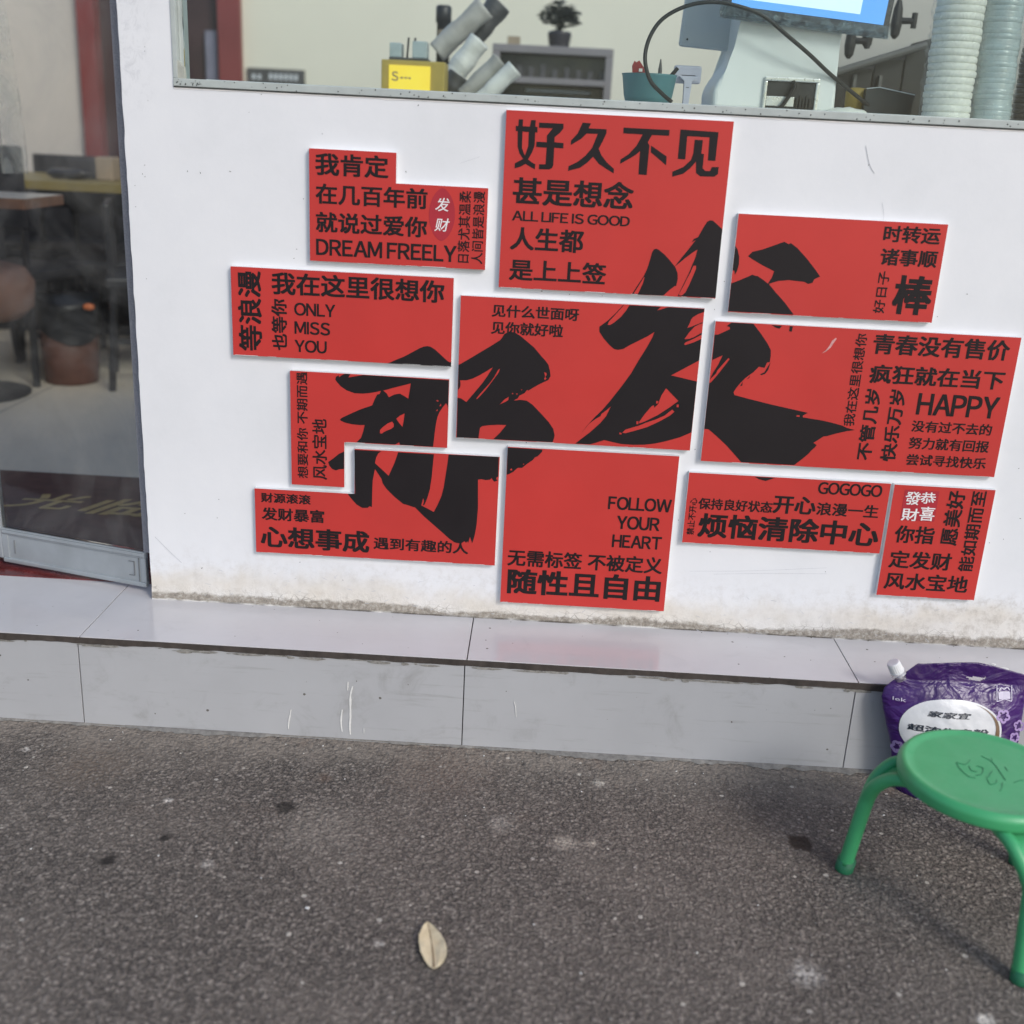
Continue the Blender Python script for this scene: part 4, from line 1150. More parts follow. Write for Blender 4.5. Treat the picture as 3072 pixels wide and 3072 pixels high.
# brown rounded seat at the left edge
t = thing('bucket_seat', 'brown leather rounded seat at the left edge behind the door glass', 'chair', (-1.215, 1.80, ZS))
bm = bmesh.new(); lathe(bm, [(.02, .30), (.19, .29), (.235, .33), (.245, .42), (.215, .47), (.15, .49), (.02, .495)], 28, (-1.215, 1.80, ZS), close_top=True, close_bot=True); bobj('seat_shell', bm, t, (m_seatb,), True)
bm = bmesh.new(); tube(bm, [(-1.215, 1.80, ZS + .02), (-1.215, 1.80, ZS + .295)], .025, 10); lathe(bm, [(.20, 0), (.20, .008), (.03, .022)], 24, (-1.215, 1.80, ZS), close_bot=True, close_top=True); bobj('pedestal', bm, t, (m_metal,))
# bin
t = thing('waste_bin', 'brown plastic bin with a black liner folded over its rim', 'bin', (-0.955, 2.10, ZS))
cb = (-0.965, 2.10, ZS)
bm = bmesh.new(); lathe(bm, [(.098, 0), (.102, .01), (.118, .30), (.113, .30), (.099, .02)], 32, cb, close_bot=True, close_top=True); bobj('bin_body', bm, t, (m_bin,), True)
bm = bmesh.new()
prof = []
rings = []
for j in range(7):
    z = .34 - j * .02
    rings.append([bm.verts.new((cb[0] + math.cos(a) * (.121 + .004 * math.sin(a * 7 + j) + (0.004 if j > 0 else -.006)), cb[1] + math.sin(a) * (.121 + .004 * math.sin(a * 5 + j)), cb[2] + z + .016 * math.sin(a * 2 + .6) - (.04 * max(0, math.sin(a + 2.4)) if j > 3 else 0))) for a in [2 * math.pi * k / 40 for k in range(40)]])
for j in range(6):
    for k in range(40): bm.faces.new((rings[j][k], rings[j][(k + 1) % 40], rings[j + 1][(k + 1) % 40], rings[j + 1][k]))
bm.faces.new(rings[0])
bobj('liner', bm, t, (m_bag,), True)
bm = bmesh.new(); bmesh.ops.create_icosphere(bm, subdivisions=2, radius=.02, matrix=Matrix.Translation((-0.845, 2.02, ZS + .315)) @ Matrix.Diagonal((1.2, .8, .7, 1)))
props(bobj('crumpled_wrapper', bm, None, (m_orange,), True), 'crumpled orange wrapper caught on the rim of the brown bin', 'wrapper')
# tissue box, bag on the far table
bm = bmesh.new(); box(bm, (-1.02, 2.62, .963), (-0.945, 2.72, 1.06), .008)
props(bobj('tissue_box', bm, None, (m_tan,)), 'beige tissue box standing on the yellow edged table', 'tissue box')
bm = bmesh.new()
bmesh.ops.create_icosphere(bm, subdivisions=3, radius=.085, matrix=Matrix.Translation((-1.13, 2.62, .985)) @ Matrix.Diagonal((1.2, .6, .30, 1)))
for v in bm.verts: v.co += Vector((0, 0, .012 * mnoise.noise(v.co * 18))); v.co.z = max(v.co.z, .963)
props(bobj('dark_bag', bm, None, (m_bag,), True), 'flat dark bag lying on the yellow edged table beside the tissue box', 'bag')

# ------------------------------------------------------------------ things behind the window
# point of sale terminal
ZC = 1.3005
pos = thing('sales_terminal', 'white countertop sales terminal with a lit blue screen', 'till', (1.40, 0.36, ZC))
def prism_xz(bm, pts, y0, y1, bev=.004):
    f = [bm.verts.new((x, y0, z)) for x, z in pts]; b = [bm.verts.new((x, y1, z)) for x, z in pts]
    bm.faces.new(f); bm.faces.new(b[::-1])
    n = len(pts); es = []
    for i in range(n): bm.faces.new((f[i], b[i], b[(i + 1) % n], f[(i + 1) % n]))
    if bev: bmesh.ops.bevel(bm, geom=list(bm.edges), offset=bev, segments=3, affect='EDGES', profile=.5)
body = [(1.256, ZC), (1.254, 1.338), (1.262, 1.358), (1.277, 1.380), (1.293, 1.402), (1.300, 1.425), (1.302, 1.56), (1.508, 1.56), (1.512, 1.46), (1.519, ZC)]
bm = bmesh.new(); prism_xz(bm, body, 0.30, 0.50, .010); bobj('casing', bm, pos, (m_pos,))
bm = bmesh.new()
for a_, b_ in (((1.360, .292, 1.362), (1.478, .2985, 1.371)), ((1.360, .292, ZC), (1.3675, .2985, 1.3618)), ((1.4705, .292, ZC), (1.478, .2985, 1.3618))):
    box(bm, a_, b_, .0025)
box(bm, (1.368, .296, 1.312), (1.428, .2992, 1.332), .001)
bobj('port_frame', bm, pos, (m_chrome,))
bm = bmesh.new(); box(bm, (1.3676, .2965, ZC + .0005), (1.4704, .2997, 1.3617)); bobj('port_recess', bm, pos, (m_port,))
bm = bmesh.new()
tube(bm, catmull([(1.420, .29, 1.363), (1.424, .285, 1.352), (1.412, .282, 1.330), (1.398, .28, 1.310), (1.375, .28, 1.3035)], 5), .0042, 8)
tube(bm, catmull([(1.375, .277, 1.3035), (1.41, .276, 1.307), (1.45, .276, 1.3035), (1.485, .278, 1.3035)], 5), .0035, 8)
for i in range(5): box(bm, (1.432 + .007 * i, .293, 1.306), (1.436 + .007 * i, .2964, 1.330 + .006 * (i % 2)))
bobj('cable', bm, pos, (m_cable,))
tilt = Matrix.Rotation(R(-14), 3, 'X') @ Matrix.Rotation(R(4.5), 3, 'Y')
scp = Vector((1.42, 0.285, 1.485))
bm = bmesh.new(); box(bm, (1.250, .268, 1.480), (1.602, .30, 1.74), .010, 0, Matrix.Rotation(R(4.2), 3, 'Y'), (1.25, .285, 1.49)); bobj('monitor', bm, pos, (m_bezel,))
rot = Matrix.Rotation(R(4.2), 3, 'Y'); pv = (1.25, .285, 1.49)
bm = bmesh.new(); box(bm, (1.535, .2662, 1.5035), (1.587, .2676, 1.73), 0, 0, rot, pv); bobj('screen', bm, pos, (m_scr,))
bm = bmesh.new(); box(bm, (1.268, .2662, 1.5035), (1.5349, .2676, 1.518), 0, 0, rot, pv); bobj('screen', bm, pos, (m_scr,))
bm = bmesh.new(); box(bm, (1.268, .2662, 1.5181), (1.5349, .2676, 1.73), 0, 0, rot, pv); bobj('screen', bm, pos, (m_scr2,), label='pale cyan area of the lit screen')
# crinkled film round the monitor's lower edge
vs = []; fs = []
for i in range(90):
    s = i / 89
    for j in range(7):
        p = Vector((1.246 + .36 * s, .2645 - .002 * math.sin(j * 1.2) - .004 * abs(mnoise.noise(Vector((s * 40, j * .9, 2)))), 1.4765 + j * .0042))
        p = rot @ (p - Vector(pv)) + Vector(pv)
        vs.append(p)
for i in range(89):
    for j in range(6):
        a = i * 7 + j; fs.append((a, a + 7, a + 8, a + 1))
sheet('protective_film', vs, fs, pos, (film('crinkled_film', (0.30, 0.40, 0.46), 0.6, 0.08, 60),), True)
bm = bmesh.new(); box(bm, (1.19, .47, 1.436), (1.345, .495, 1.66), .008, 0, Matrix.Rotation(R(3.0), 3, 'Y'), (1.19, .48, 1.44)); bobj('customer_display', bm, pos, (m_posg,))
bm = bmesh.new(); bmesh.ops.create_uvsphere(bm, u_segments=10, v_segments=6, radius=.0022, matrix=Matrix.Translation((1.207, .4685, 1.4505))); bobj('button', bm, pos, (m_port,))
# black cable arching over
bm = bmesh.new()
cpts = [(2015, 306, .20), (1985, 280, .21), (1950, 240, .22), (1935, 175, .23), (1950, 110, .235), (1990, 55, .24), (2060, 18, .24), (2140, 6, .24), (2220, 20, .24), (2290, 48, .245), (2360, 105, .255), (2430, 165, .27), (2490, 222, .29), (2560, 280, .31), (2628, 334, .33)]
tube(bm, catmull([on_y(u, v, y) for u, v, y in cpts], 5), .0042, 10)
props(bobj('looped_cable', bm, None, (m_cable,), True), 'black cable looping over the teal pot and across the white terminal', 'cable')
# teal pot with pens
t = thing('teal_pot', 'teal plastic pot behind the window sill', 'pot', (1.115, .30, ZC))
bm = bmesh.new(); lathe(bm, [(.046, 0), (.052, .018), (.058, .058), (.060, .062), (.057, .062), (.045, .004)], 36, (1.115, .30, ZC), close_bot=True, close_top=True); bobj('pot_body', bm, t, (m_teal,), True)
bm = bmesh.new()
poly_prism_y(bm, [(1.078, 1.36), (1.076, 1.378), (1.080, 1.388), (1.084, 1.385), (1.090, 1.389), (1.099, 1.378), (1.112, 1.366), (1.112, 1.352), (1.08, 1.35)], .29, .30)
props(bobj('red_clip', bm, None, (m_redp,)), 'red plastic clip sticking out of the teal pot', 'clip')
bm = bmesh.new(); box(bm, (1.0905, .2885, 1.367), (1.098, .2899, 1.373))
props(bobj('white_tag', bm, None, (m_paper,)), 'tiny white tag on the red clip in the pot', 'tag')
bm = bmesh.new(); tube(bm, [(1.139, .31, 1.31), (1.1375, .31, 1.375), (1.1372, .31, 1.395)], [.004, .0042, .0012], 8)
props(bobj('pen', bm, None, (m_sleeved,)), 'dark pen standing upright in the teal pot', 'pen')
bm = bmesh.new(); tube(bm, [(1.150, .31, 1.33), (1.160, .31, 1.36), (1.175, .312, 1.379)], [.004, .0045, .004], 8)
props(bobj('pen', bm, None, (m_cable,)), 'black marker leaning towards the white stand from the teal pot', 'pen')
# white stand
t = thing('scanner_stand', 'pale lavender scanner stand between the teal pot and the terminal', 'scanner', (1.205, .36, ZC))
bm = bmesh.new(); box(bm, (1.174, .36, 1.352), (1.233, .385, 1.3885), .005); bobj('scanner_head', bm, t, (m_lav,))
bm = bmesh.new(); prism_xz(bm, [(1.183, 1.366), (1.225, 1.366), (1.220, 1.360), (1.211, 1.357), (1.209, ZC), (1.196, ZC), (1.197, 1.357), (1.188, 1.360)], .345, .3595, .0015); bobj('stand_post', bm, t, (m_lav,))
bm = bmesh.new(); box(bm, (1.19, .3585, 1.3678), (1.22, .3597, 1.3688)); box(bm, (1.2005, .344, 1.342), (1.2065, .3448, 1.3432)); bobj('slot', bm, t, (m_port,))
# cups
def cup_stack(x, y, r, n, z0, m, name, label, wrap=None, lean=0.0, rib=.075, step=.0135):
    t = thing(name, label, 'cup stack', (x, y, z0))
    pr = []
    for i in range(n):
        z = i * step
        w_ = .0006 * math.sin(i * 2.3 + x * 40); pr += [(r * (1 - rib), z), (r * (1 - rib * .5), z + step * .08), (r * .992 + w_, z + step * .16), (r + w_, z + step * .55), (r * .996 + w_, z + step * .90), (r * (1 - rib * .6), z + step * .97)]
    bm = bmesh.new(); lathe(bm, pr, 40, (x, y, z0), close_bot=True, close_top=True)
    for v in bm.verts:
        h = v.co.z - z0; v.co.x += lean * h + .0010 * math.sin(h * 90)
    bobj('cups', bm, t, (m,), True)
    if wrap is not None:
        bm = bmesh.new(); H = n * step
        pr = [(r + .004 + .005 * abs(mnoise.noise(Vector((j * .8, x * 9, 0)))), H * j / 60) for j in range(61)]
        lathe(bm, pr, 64, (x, y, z0))
        for v in bm.verts:
            h = v.co.z - z0
            a = math.atan2(v.co.y - y, v.co.x - x)
            k = .0055 * mnoise.noise(Vector((math.cos(a) * 4, math.sin(a) * 4, h * 26))) + .003 * mnoise.noise(Vector((math.cos(a) * 13, math.sin(a) * 13, h * 60 + a * 5)))
            v.co.x += math.cos(a) * k + lean * h; v.co.y += math.sin(a) * k
        bobj('wrapping', bm, t, (wrap,), True)
    return t
cup_stack(1.735, .24, .0485, 24, ZC, m_cup, 'cup_stack', 'tall stack of white paper cups in clear wrapping on the counter', m_wrap, -.02)
cup_stack(1.830, .245, .041, 30, ZC, m_cup2, 'cup_stack', 'tall stack of bluish clear plastic cups beside the white cups', m_wrap, -.05, .030, .0105)
cup_stack(1.925, .26, .044, 18, ZC, m_cupd, 'cup_stack', 'short stack of dark cups at the far right end of the counter', None, 0, .08, .010)
# small box and cup on the counter
t = thing('open_carton', 'dark open carton with a pale top edge beside the white cup stack', 'box', (1.64, .33, ZC))
bm = bmesh.new(); prism_xz(bm, [(1.585, ZC), (1.685, ZC), (1.69, 1.349), (1.612, 1.361), (1.585, 1.357)], .32, .40, 0); bobj('carton_body', bm, t, (m_dbox,))
bm = bmesh.new(); tube(bm, [(1.585, .318, 1.3575), (1.612, .318, 1.3615), (1.69, .318, 1.3495)], .0011, 6); bobj('pale_edge', bm, t, (m_posg,))
bm = bmesh.new(); lathe(bm, [(.022, 0), (.024, .05), (.022, .058), (.01, .06)], 24, (1.576, .36, ZC), close_top=True, close_bot=True)
props(bobj('mustard_cup', bm, None, (m_skin,), True), 'mustard coloured cup between the terminal and the dark carton', 'cup')
bm = bmesh.new()
bmesh.ops.create_icosphere(bm, subdivisions=3, radius=.03, matrix=Matrix.Translation((1.545, .30, ZC + .003)) @ Matrix.Diagonal((1.5, .7, .45, 1)))
for v in bm.verts: v.co += v.normal * .004 * mnoise.noise(v.co * 70); v.co.z = max(v.co.z, ZC)
props(bobj('paper_scrap', bm, None, (m_cup,), True), 'crumpled pale paper at the foot of the terminal', 'paper')
# dark dispenser rack with three taps
t = thing('dispenser_rack', 'dark stepped dispenser rack with black taps behind the cups', 'dispenser', (1.8, 1.0, ZC))
bm = bmesh.new()
box(bm, (1.64, 1.02, 1.20), (1.78, 1.30, 1.447), .004); box(bm, (1.782, 1.02, 1.20), (1.86, 1.30, 1.475), .004); box(bm, (1.862, 1.02, 1.20), (1.95, 1.30, 1.505), .004); box(bm, (1.952, 1.02, 1.20), (2.15, 1.30, 1.54), .004)
bobj('cabinet', bm, t, (m_rack,))
bm = bmesh.new(); tube(bm, [on_y(2505, 218, .98), on_y(2780, 135, .98)], .010, 8); bobj('rail', bm, t, (m_rail,))
def tap(u, v, yy=.98):
    p = on_y(u, v, yy)
    bm = bmesh.new()
    tube(bm, [p + Vector((0, 0, .12)), p + Vector((0, 0, .045))], .005, 8)
    lathe(bm, [(.006, .05), (.012, .03), (.015, -.01), (.012, -.035), (.004, -.045)], 14, p, close_top=True, close_bot=True)
    tube(bm, [p, p + Vector((.045, -.01, 0))], [.009, .0075], 10)
    tube(bm, [p + Vector((.043, -.01, -.018)), p + Vector((.043, -.01, .020))], .0075, 10)
    bobj('tap', bm, t, (m_rack,))
tap(2690, 62); tap(2552, 122); tap(2606, 92)
bm = bmesh.new(); box(bm, (1.60, 1.305, 1.2), (2.4, 1.33, 1.9)); bobj('back_panel', bm, t, (m_grwall,))
bm = bmesh.new()
for u in (2568, 2645): 
    p = on_y(u, 230, 1.0); box(bm, (p.x - .004, 1.005, 1.30), (p.x + .004, 1.0195, 1.43))
bobj('divider', bm, t, (m_rail,))

# lit yellow box sign with cutlery on a side stand
t = thing('side_stand', 'dark side stand hidden below the sill carrying the yellow sign', 'stand', (.55, 1.3, ZS))
bm = bmesh.new(); box(bm, (.38, 1.16, ZS), (1.0, 1.60, 1.32), .006); bobj('stand_body', bm, t, (m_cab,))
t = thing('box_sign', 'lit yellow box sign with a dark wooden surround in the shop', 'sign', (.5, 1.25, 1.32))
bm = bmesh.new(); box(bm, (.405, 1.21, 1.3202), (.592, 1.32, 1.420), .004); bobj('sign_case', bm, t, (m_ybox,))
bm = bmesh.new(); box(bm, (.428, 1.206, 1.325), (.549, 1.2098, 1.4055)); f = bobj('sign_face', bm, t, (m_yel,))
me = lettering('S', lambda a, b: Vector((.436 + .020 * a, 1.2055, 1.362 + .026 * b)), t, m_tan, 0.02)
bm = bmesh.new()
for x0 in (.462, .474, .485): box(bm, (x0, 1.2052, 1.369), (x0 + .008, 1.2057, 1.374))
bobj('small_print', bm, t, (m_tan,))
t = thing('cutlery_holder', 'translucent holder with dark handles standing on the yellow box sign', 'cutlery holder', (.49, 1.26, 1.42))
bm = bmesh.new(); box(bm, (.425, 1.225, 1.4205), (.54, 1.30, 1.428), .002); bobj('tray', bm, t, (m_sleeved,))
bm = bmesh.new(); box(bm, (.425, 1.235, 1.4285), (.46, 1.295, 1.468), .003); bobj('holder', bm, t, (m_cup2,))
bm = bmesh.new(); box(bm, (.492, 1.235, 1.4285), (.535, 1.295, 1.475), .003); bobj('holder', bm, t, (m_cup2,))
for x in (.474, .4755 + .018):
    bm = bmesh.new(); tube(bm, [(x, 1.26, 1.4285), (x + .004, 1.26, 1.485)], .003, 8); bobj('handle', bm, t, (m_metal,))

# long cup sleeves in plastic, leaning in a heap
def sleeve(p0, p1, r, m, label):
    p0 = Vector(p0); p1 = Vector(p1)
    bm = bmesh.new()
    n = 26
    pts = [p0.lerp(p1, i / n) for i in range(n + 1)]
    tube(bm, pts, [r * (1 + .018 * math.sin(i * 2.1) + .035 * math.sin(i * .45 + r * 90)) for i in range(n + 1)], 20)
    for v in bm.verts:
        k = mnoise.noise_vector(v.co * 24)
        v.co += k * r * .16
    props(bobj('cup_sleeve', bm, None, (m,), True), label, 'cup sleeve', 'wrapped cup sleeves leaning in a heap')
Y = 1.5
A = lambda u, v, y=Y: on_y(u, v, y)
sleeve(A(1310, 155), A(1455, 22), .033, m_sleeve, 'uppermost long grey cup sleeve of the leaning heap')
sleeve(A(1355, 235, 1.42), A(1440, 120, 1.42), .033, m_cup, 'pale cream cup sleeve with a dark lower end in the middle of the heap')
sleeve(A(1345, 285, 1.40), A(1378, 225, 1.40), .036, m_sleeved, 'short dark sleeve at the lower left of the heap')
sleeve(A(1390, 290, 1.36), A(1500, 180, 1.36), .026, m_sleeve, 'thin grey cup sleeve at the lower right of the heap')
sleeve(A(1445, 300, 1.32), A(1545, 205, 1.32), .026, m_cup, 'whitish cup sleeve end lowest of the leaning heap')
sleeve(A(1420, 110, 1.58), A(1500, 10, 1.58), .038, m_sleeved, 'dark greenish sleeve behind the uppermost grey one')
t = thing('thermos', 'dark thermos with a tan label behind the leaning sleeves', 'thermos', (.52, 1.75, 1.32))
q = A(1330, 90, 1.75)
bm = bmesh.new(); lathe(bm, [(.022, 1.3205 - q.z), (.022, .02), (.026, .024), (.026, .07), (.02, .075)], 20, (q.x, 1.75, q.z), close_top=True, close_bot=True); bobj('flask', bm, t, (m_metal,), True)
bm = bmesh.new(); lathe(bm, [(.0225, -.05), (.0225, .0)], 20, (q.x, 1.75, q.z)); bobj('flask_label', bm, t, (m_tan,), True)
bm = bmesh.new(); box(bm, (.40, 1.62, ZS), (.80, 2.0, 1.3195), .006)
props(bobj('back_stand', bm, None, (m_cab,)), 'grey stand hidden behind the heap of sleeves', 'stand')

# cabinet at the back with plant and boxes
t = thing('display_cabinet', 'grey cabinet with dark glass shelves against the back wall', 'cabinet', (.9, 2.7, ZS))
x0, x1 = on_y(1478, 140, 2.5).x, on_y(1842, 150, 2.5).x
bm = bmesh.new()
box(bm, (x0, 2.5, 1.545), (x1, 2.95, 1.575), .004); box(bm, (x1 - .03, 2.5, ZS), (x1, 2.95, 1.5448), .003); box(bm, (x0, 2.5, ZS), (x0 + .03, 2.95, 1.5448), .003)
box(bm, (x0 + .031, 2.48, 1.432), (x1 - .031, 2.94, 1.455), .003); box(bm, (x0 + .031, 2.5, ZS), (x1 - .031, 2.94, .5), .003)
bobj('cabinet_body', bm, t, (m_cab,))
bm = bmesh.new(); box(bm, (x0 + .0305, 2.56, .501), (x1 - .0305, 2.58, 1.4318)); box(bm, (x0 + .0305, 2.56, 1.4552), (x1 - .0305, 2.58, 1.5446)); bobj('cabinet_glass', bm, t, (m_cabd,))
bm = bmesh.new()
for i in range(9): box(bm, (x0 + .05 + i * .048, 2.545, 1.456), (x0 + .07 + i * .048, 2.558, 1.48 + .03 * random.random()), .002)
bobj('shelf_contents', bm, t, (plain('shelf_glasses', (.075, .072, .085), .3, .3, 30),))
bm = bmesh.new(); box(bm, (x0 + .14, 2.545, 1.405), (x1 - .08, 2.559, 1.413)); bobj('drawer_handle', bm, t, (m_posg,))
t = thing('pot_plant', 'small dark leafy plant on top of the grey cabinet', 'plant', (.92, 2.7, 1.575))
bm = bmesh.new(); lathe(bm, [(.04, 0), (.05, .06), (.046, .07)], 18, (.925, 2.7, 1.5752), close_top=True, close_bot=True); bobj('pot', bm, t, (m_cabd,))
bm = bmesh.new()
for i in range(230):
    d = Vector((random.gauss(0, 1), random.gauss(0, 1), random.gauss(0, .8))).normalized() * random.uniform(.02, .085)
    p = Vector((.925, 2.7, 1.705)) + Vector((d.x, d.y, d.z * .75))
    s = random.uniform(.014, .030)
    m3 = Matrix.Rotation(random.uniform(0, 6.3), 3, 'Z') @ Matrix.Rotation(random.uniform(-1, 1), 3, 'X')
    bm.faces.new([bm.verts.new(p + m3 @ Vector(q_)) for q_ in ((-s, 0, 0), (0, -s * .5, .002), (s, 0, 0), (0, s * .5, .002))])
bobj('foliage', bm, t, (m_plant,))
bm = bmesh.new()
for i in range(7):
    a = i * .9
    tube(bm, [(.925, 2.7, 1.64), (.925 + .03 * math.cos(a), 2.7 + .03 * math.sin(a), 1.70)], .003, 6)
bobj('stem', bm, t, (m_plant,))
bm = bmesh.new(); box(bm, (.715, 2.6, 1.5752), (.765, 2.66, 1.612), .002)
props(bobj('tan_box', bm, None, (m_tan,)), 'small tan box on the left end of the grey cabinet', 'box')
# black notice on the back wall
t = thing('wall_notice', 'small black notice with pale print on the cream wall', 'sign', (-.55, 3.98, 1.42))
bm = bmesh.new(); box(bm, (-.712, 3.985, 1.40), (-.405, 3.9995, 1.508), .003); bobj('notice_board', bm, t, (m_sleeved,))
bm = bmesh.new()
for i in range(6): box(bm, (-.595 + i * .027, 3.9838, 1.455), (-.577 + i * .027, 3.9848, 1.484))
for i in range(2): box(bm, (-.685 + i * .03, 3.9838, 1.452), (-.667 + i * .03, 3.9848, 1.476))
bobj('pale_print', bm, t, (m_posg,))

# ------------------------------------------------------------------ green stool
SC = Vector((1.694, -.622, 0)); SR = .140; SZ = .262
st = thing('round_stool', 'low round green plastic stool with three bent legs on the asphalt', 'stool', tuple(SC))
bm = bmesh.new()
prof = [(.0, SZ - .016), (.115, SZ - .016), (.122, SZ - .030), (SR - .006, SZ - .029), (SR - .0015, SZ - .0275), (SR - .0005, SZ - .024), (SR + .0005, SZ - .013), (SR + .0002, SZ - .0095), (SR - .0018, SZ - .0055), (SR - .0030, SZ - .0045), (SR - .0050, SZ - .0012), (SR - .0085, SZ), (SR - .013, SZ - .0004), (SR - .017, SZ - .0024), (SR - .028, SZ - .0034), (.09, SZ - .0042), (.05, SZ - .0048), (.0005, SZ - .005)]
prof[0] = (.0005, SZ - .016)
lathe(bm, prof, 72, SC, close_top=True, close_bot=True)
seat = bobj('seat', bm, st, (m_green,), True)
# worn line drawing moulded in the seat
bm = bmesh.new()
sg = lambda x, y: on_z(2500 + x / 3.378, 1960 + y / 3.378, SZ - .0043)
for pts in ([(1245, 1105), (1290, 1175), (1370, 1245), (1440, 1262)], [(1250, 1105), (1340, 1125), (1385, 1080)], [(1375, 1140), (1400, 1185), (1455, 1200)], [(1450, 1140), (1520, 1165), (1500, 1225), (1440, 1235)],
            [(1610, 1190), (1580, 1240), (1555, 1260)], [(1560, 1270), (1590, 1325), (1650, 1310), (1655, 1280)], [(1715, 1310), (1710, 1360), (1690, 1395)], [(1500, 1040), (1620, 1110), (1745, 1285)], [(1600, 1060), (1612, 1085)],
            [(1740, 1150), (1765, 1190)], [(1830, 1310), (1900, 1285), (1932, 1290)]):
    tube(bm, catmull([sg(*p) for p in pts], 5), .0006, 6)
o = bobj('moulded_lines', bm, None, (m_line,)); o.parent = seat; o.matrix_parent_inverse = Matrix()
for ang in (159, 39, -81):
    a = R(ang)
    out = Vector((math.cos(a), math.sin(a), 0)); lat = Vector((-math.sin(a), math.cos(a), 0))
    bm = bmesh.new()
    r0 = .0150
    path = catmull([SC + out * .100 + Vector((0, 0, SZ - .033)), SC + out * .140 + Vector((0, 0, SZ - .042)), SC + out * .163 + Vector((0, 0, SZ - .066)), SC + out * .174 + Vector((0, 0, .165)), SC + out * .182 + Vector((0, 0, .11)), SC + out * .193 + Vector((0, 0, .018))], 8)
    n = len(path)
    for s in (-1, 1):
        pp = []
        for i, p in enumerate(path):
            f = max(0.0, 1 - (i / (n * .62)) ** 1.3)
            pp.append(p + lat * s * (.004 + .034 * f))
        tube(bm, pp, [.0105 + .0022 * min(1, i / (n * .5)) for i in range(n)], 14)
    # web between the two ribs
    vs_ = []
    for i, p in enumerate(path[: int(n * .75)]):
        f = max(0.0, 1 - (i / (n * .62)) ** 1.3)
        w = .004 + .034 * f
        t_ = (path[min(i + 1, n - 1)] - path[max(i - 1, 0)]).normalized(); nn = t_.cross(lat)
        vs_.append([bm.verts.new(p + lat * w * k - nn * .002) for k in (-1, 1)])
    for i in range(len(vs_) - 1):
        bm.faces.new((vs_[i][0], vs_[i][1], vs_[i + 1][1], vs_[i + 1][0]))
    leg = bobj('leg', bm, st, (m_green,), True)
    bm = bmesh.new()
    p0 = SC + out * .1945; p1 = SC + out * .1918 + Vector((0, 0, .024))
    tube(bm, [p0, p0 + (p1 - p0) * .1, p1], [.0158, .0164, .0166], 18)
    o = bobj('foot_cap', bm, None, (m_greend,), True); o.parent = leg; o.matrix_parent_inverse = Matrix()

# ------------------------------------------------------------------ detergent pouch
pouch = thing('detergent_pouch', 'purple stand-up detergent pouch with white screw cap leaning on the step', 'pouch', (1.78, -.25, 0))
BL = [(0, 1.690), (.03, 1.680), (.095, 1.668), (.139, 1.653), (.17, 1.643), (.196, 1.637), (.214, 1.640), (.228, 1.653), (.250, 1.680), (.2675, 1.699), (.277, 1.72)]
def bleft(z):
    for (z0, x0), (z1, x1) in zip(BL, BL[1:]):
        if z <= z1: return x0 + (x1 - x0) * (z - z0) / (z1 - z0)
    return BL[-1][1]
def bright(z): return 1.902 + .020 * min(1, z / .10) - (.0 if z < .235 else (z - .235) * .25)
def btop(x):
    s = (x - 1.70) / .22
    return .2685 + .009 * math.sin(max(0, min(1, s)) * math.pi) - .016 * max(0, s - .45) / .55
def ymid(z): return -.268 + .11 * z
def thick(z): return max(.0012, .052 * max(0.0, 1 - (z / .236) ** 2.6) ** .8)
def front(x, z):
    a, b = bleft(max(0, z)), bright(z)
    s = max(-1, min(1, 2 * (x - a) / (b - a) - 1))
    t_ = max(.0015, thick(max(0, z)))
    w = .0042 * mnoise.noise(Vector((x * 15, z * 11, 1))) + .0011 * mnoise.noise(Vector((x * 60 + z * 30, z * 50, 4)))
    return ymid(z) - t_ * max(0.0, 1 - abs(s) ** 2.6) ** .75 + w * (1 - s ** 4)
def pouch_body():
    nx, nz = 110, 100
    bm = bmesh.new()
    F = []; B = []
    for j in range(nz + 1):
        fr = []; bk = []
        for i in range(nx + 1):
            s = i / nx
            xt = 1.72 + (1.885 - 1.72) * s
            z = (j / nz) * btop(bleft(.26) + (1.9 - bleft(.26)) * s)
            x = bleft(z) + (bright(z) - bleft(z)) * s
            zz = z
            y = front(x, z)
            fr.append(bm.verts.new((x, y, zz)))
            yb = min(ymid(z) + max(.001, thick(z)) * .55 * max(0, 1 - abs(2 * s - 1) ** 2.6) ** .75, YF - .002 if z < .21 else 9)
            bk.append(bm.verts.new((x, max(yb, y + .0006), zz)))
        F.append(fr); B.append(bk)
    hole = lambda x, z: (1.799 < x < 1.838) and (.2395 < z < .2475 - .0) and z > .2475 - .010 * math.sin(math.pi * (x - 1.797) / .043)
    for j in range(nz):
        for i in range(nx):
            c = (F[j][i].co + F[j + 1][i + 1].co) / 2
            if hole(c.x, c.z): continue
            bm.faces.new((F[j][i], F[j][i + 1], F[j + 1][i + 1], F[j + 1][i]))
            bm.faces.new((B[j][i + 1], B[j][i], B[j + 1][i], B[j + 1][i + 1]))
    for j in range(nz):
        bm.faces.new((F[j][0], F[j + 1][0], B[j + 1][0], B[j][0])); bm.faces.new((F[j + 1][nx], F[j][nx], B[j][nx], B[j + 1][nx]))
    for i in range(nx):
        bm.faces.new((F[0][i + 1], F[0][i], B[0][i], B[0][i + 1])); bm.faces.new((F[nz][i], F[nz][i + 1], B[nz][i + 1], B[nz][i]))
    return bobj('pouch_body', bm, pouch, (m_purple,), True)
pouch_body()
def onbag(u, v):                       # where a printed point lies on the pouch front
    d = ray(u, v); y = -.30
    for _ in range(12):
        p = CAM + d * ((y - CAM.y) / d.y); y = front(p.x, p.z)
    return CAM + d * ((y - CAM.y) / d.y)
def sb(x, y): return 2500 + x / 3.378, 1960 + y / 3.378
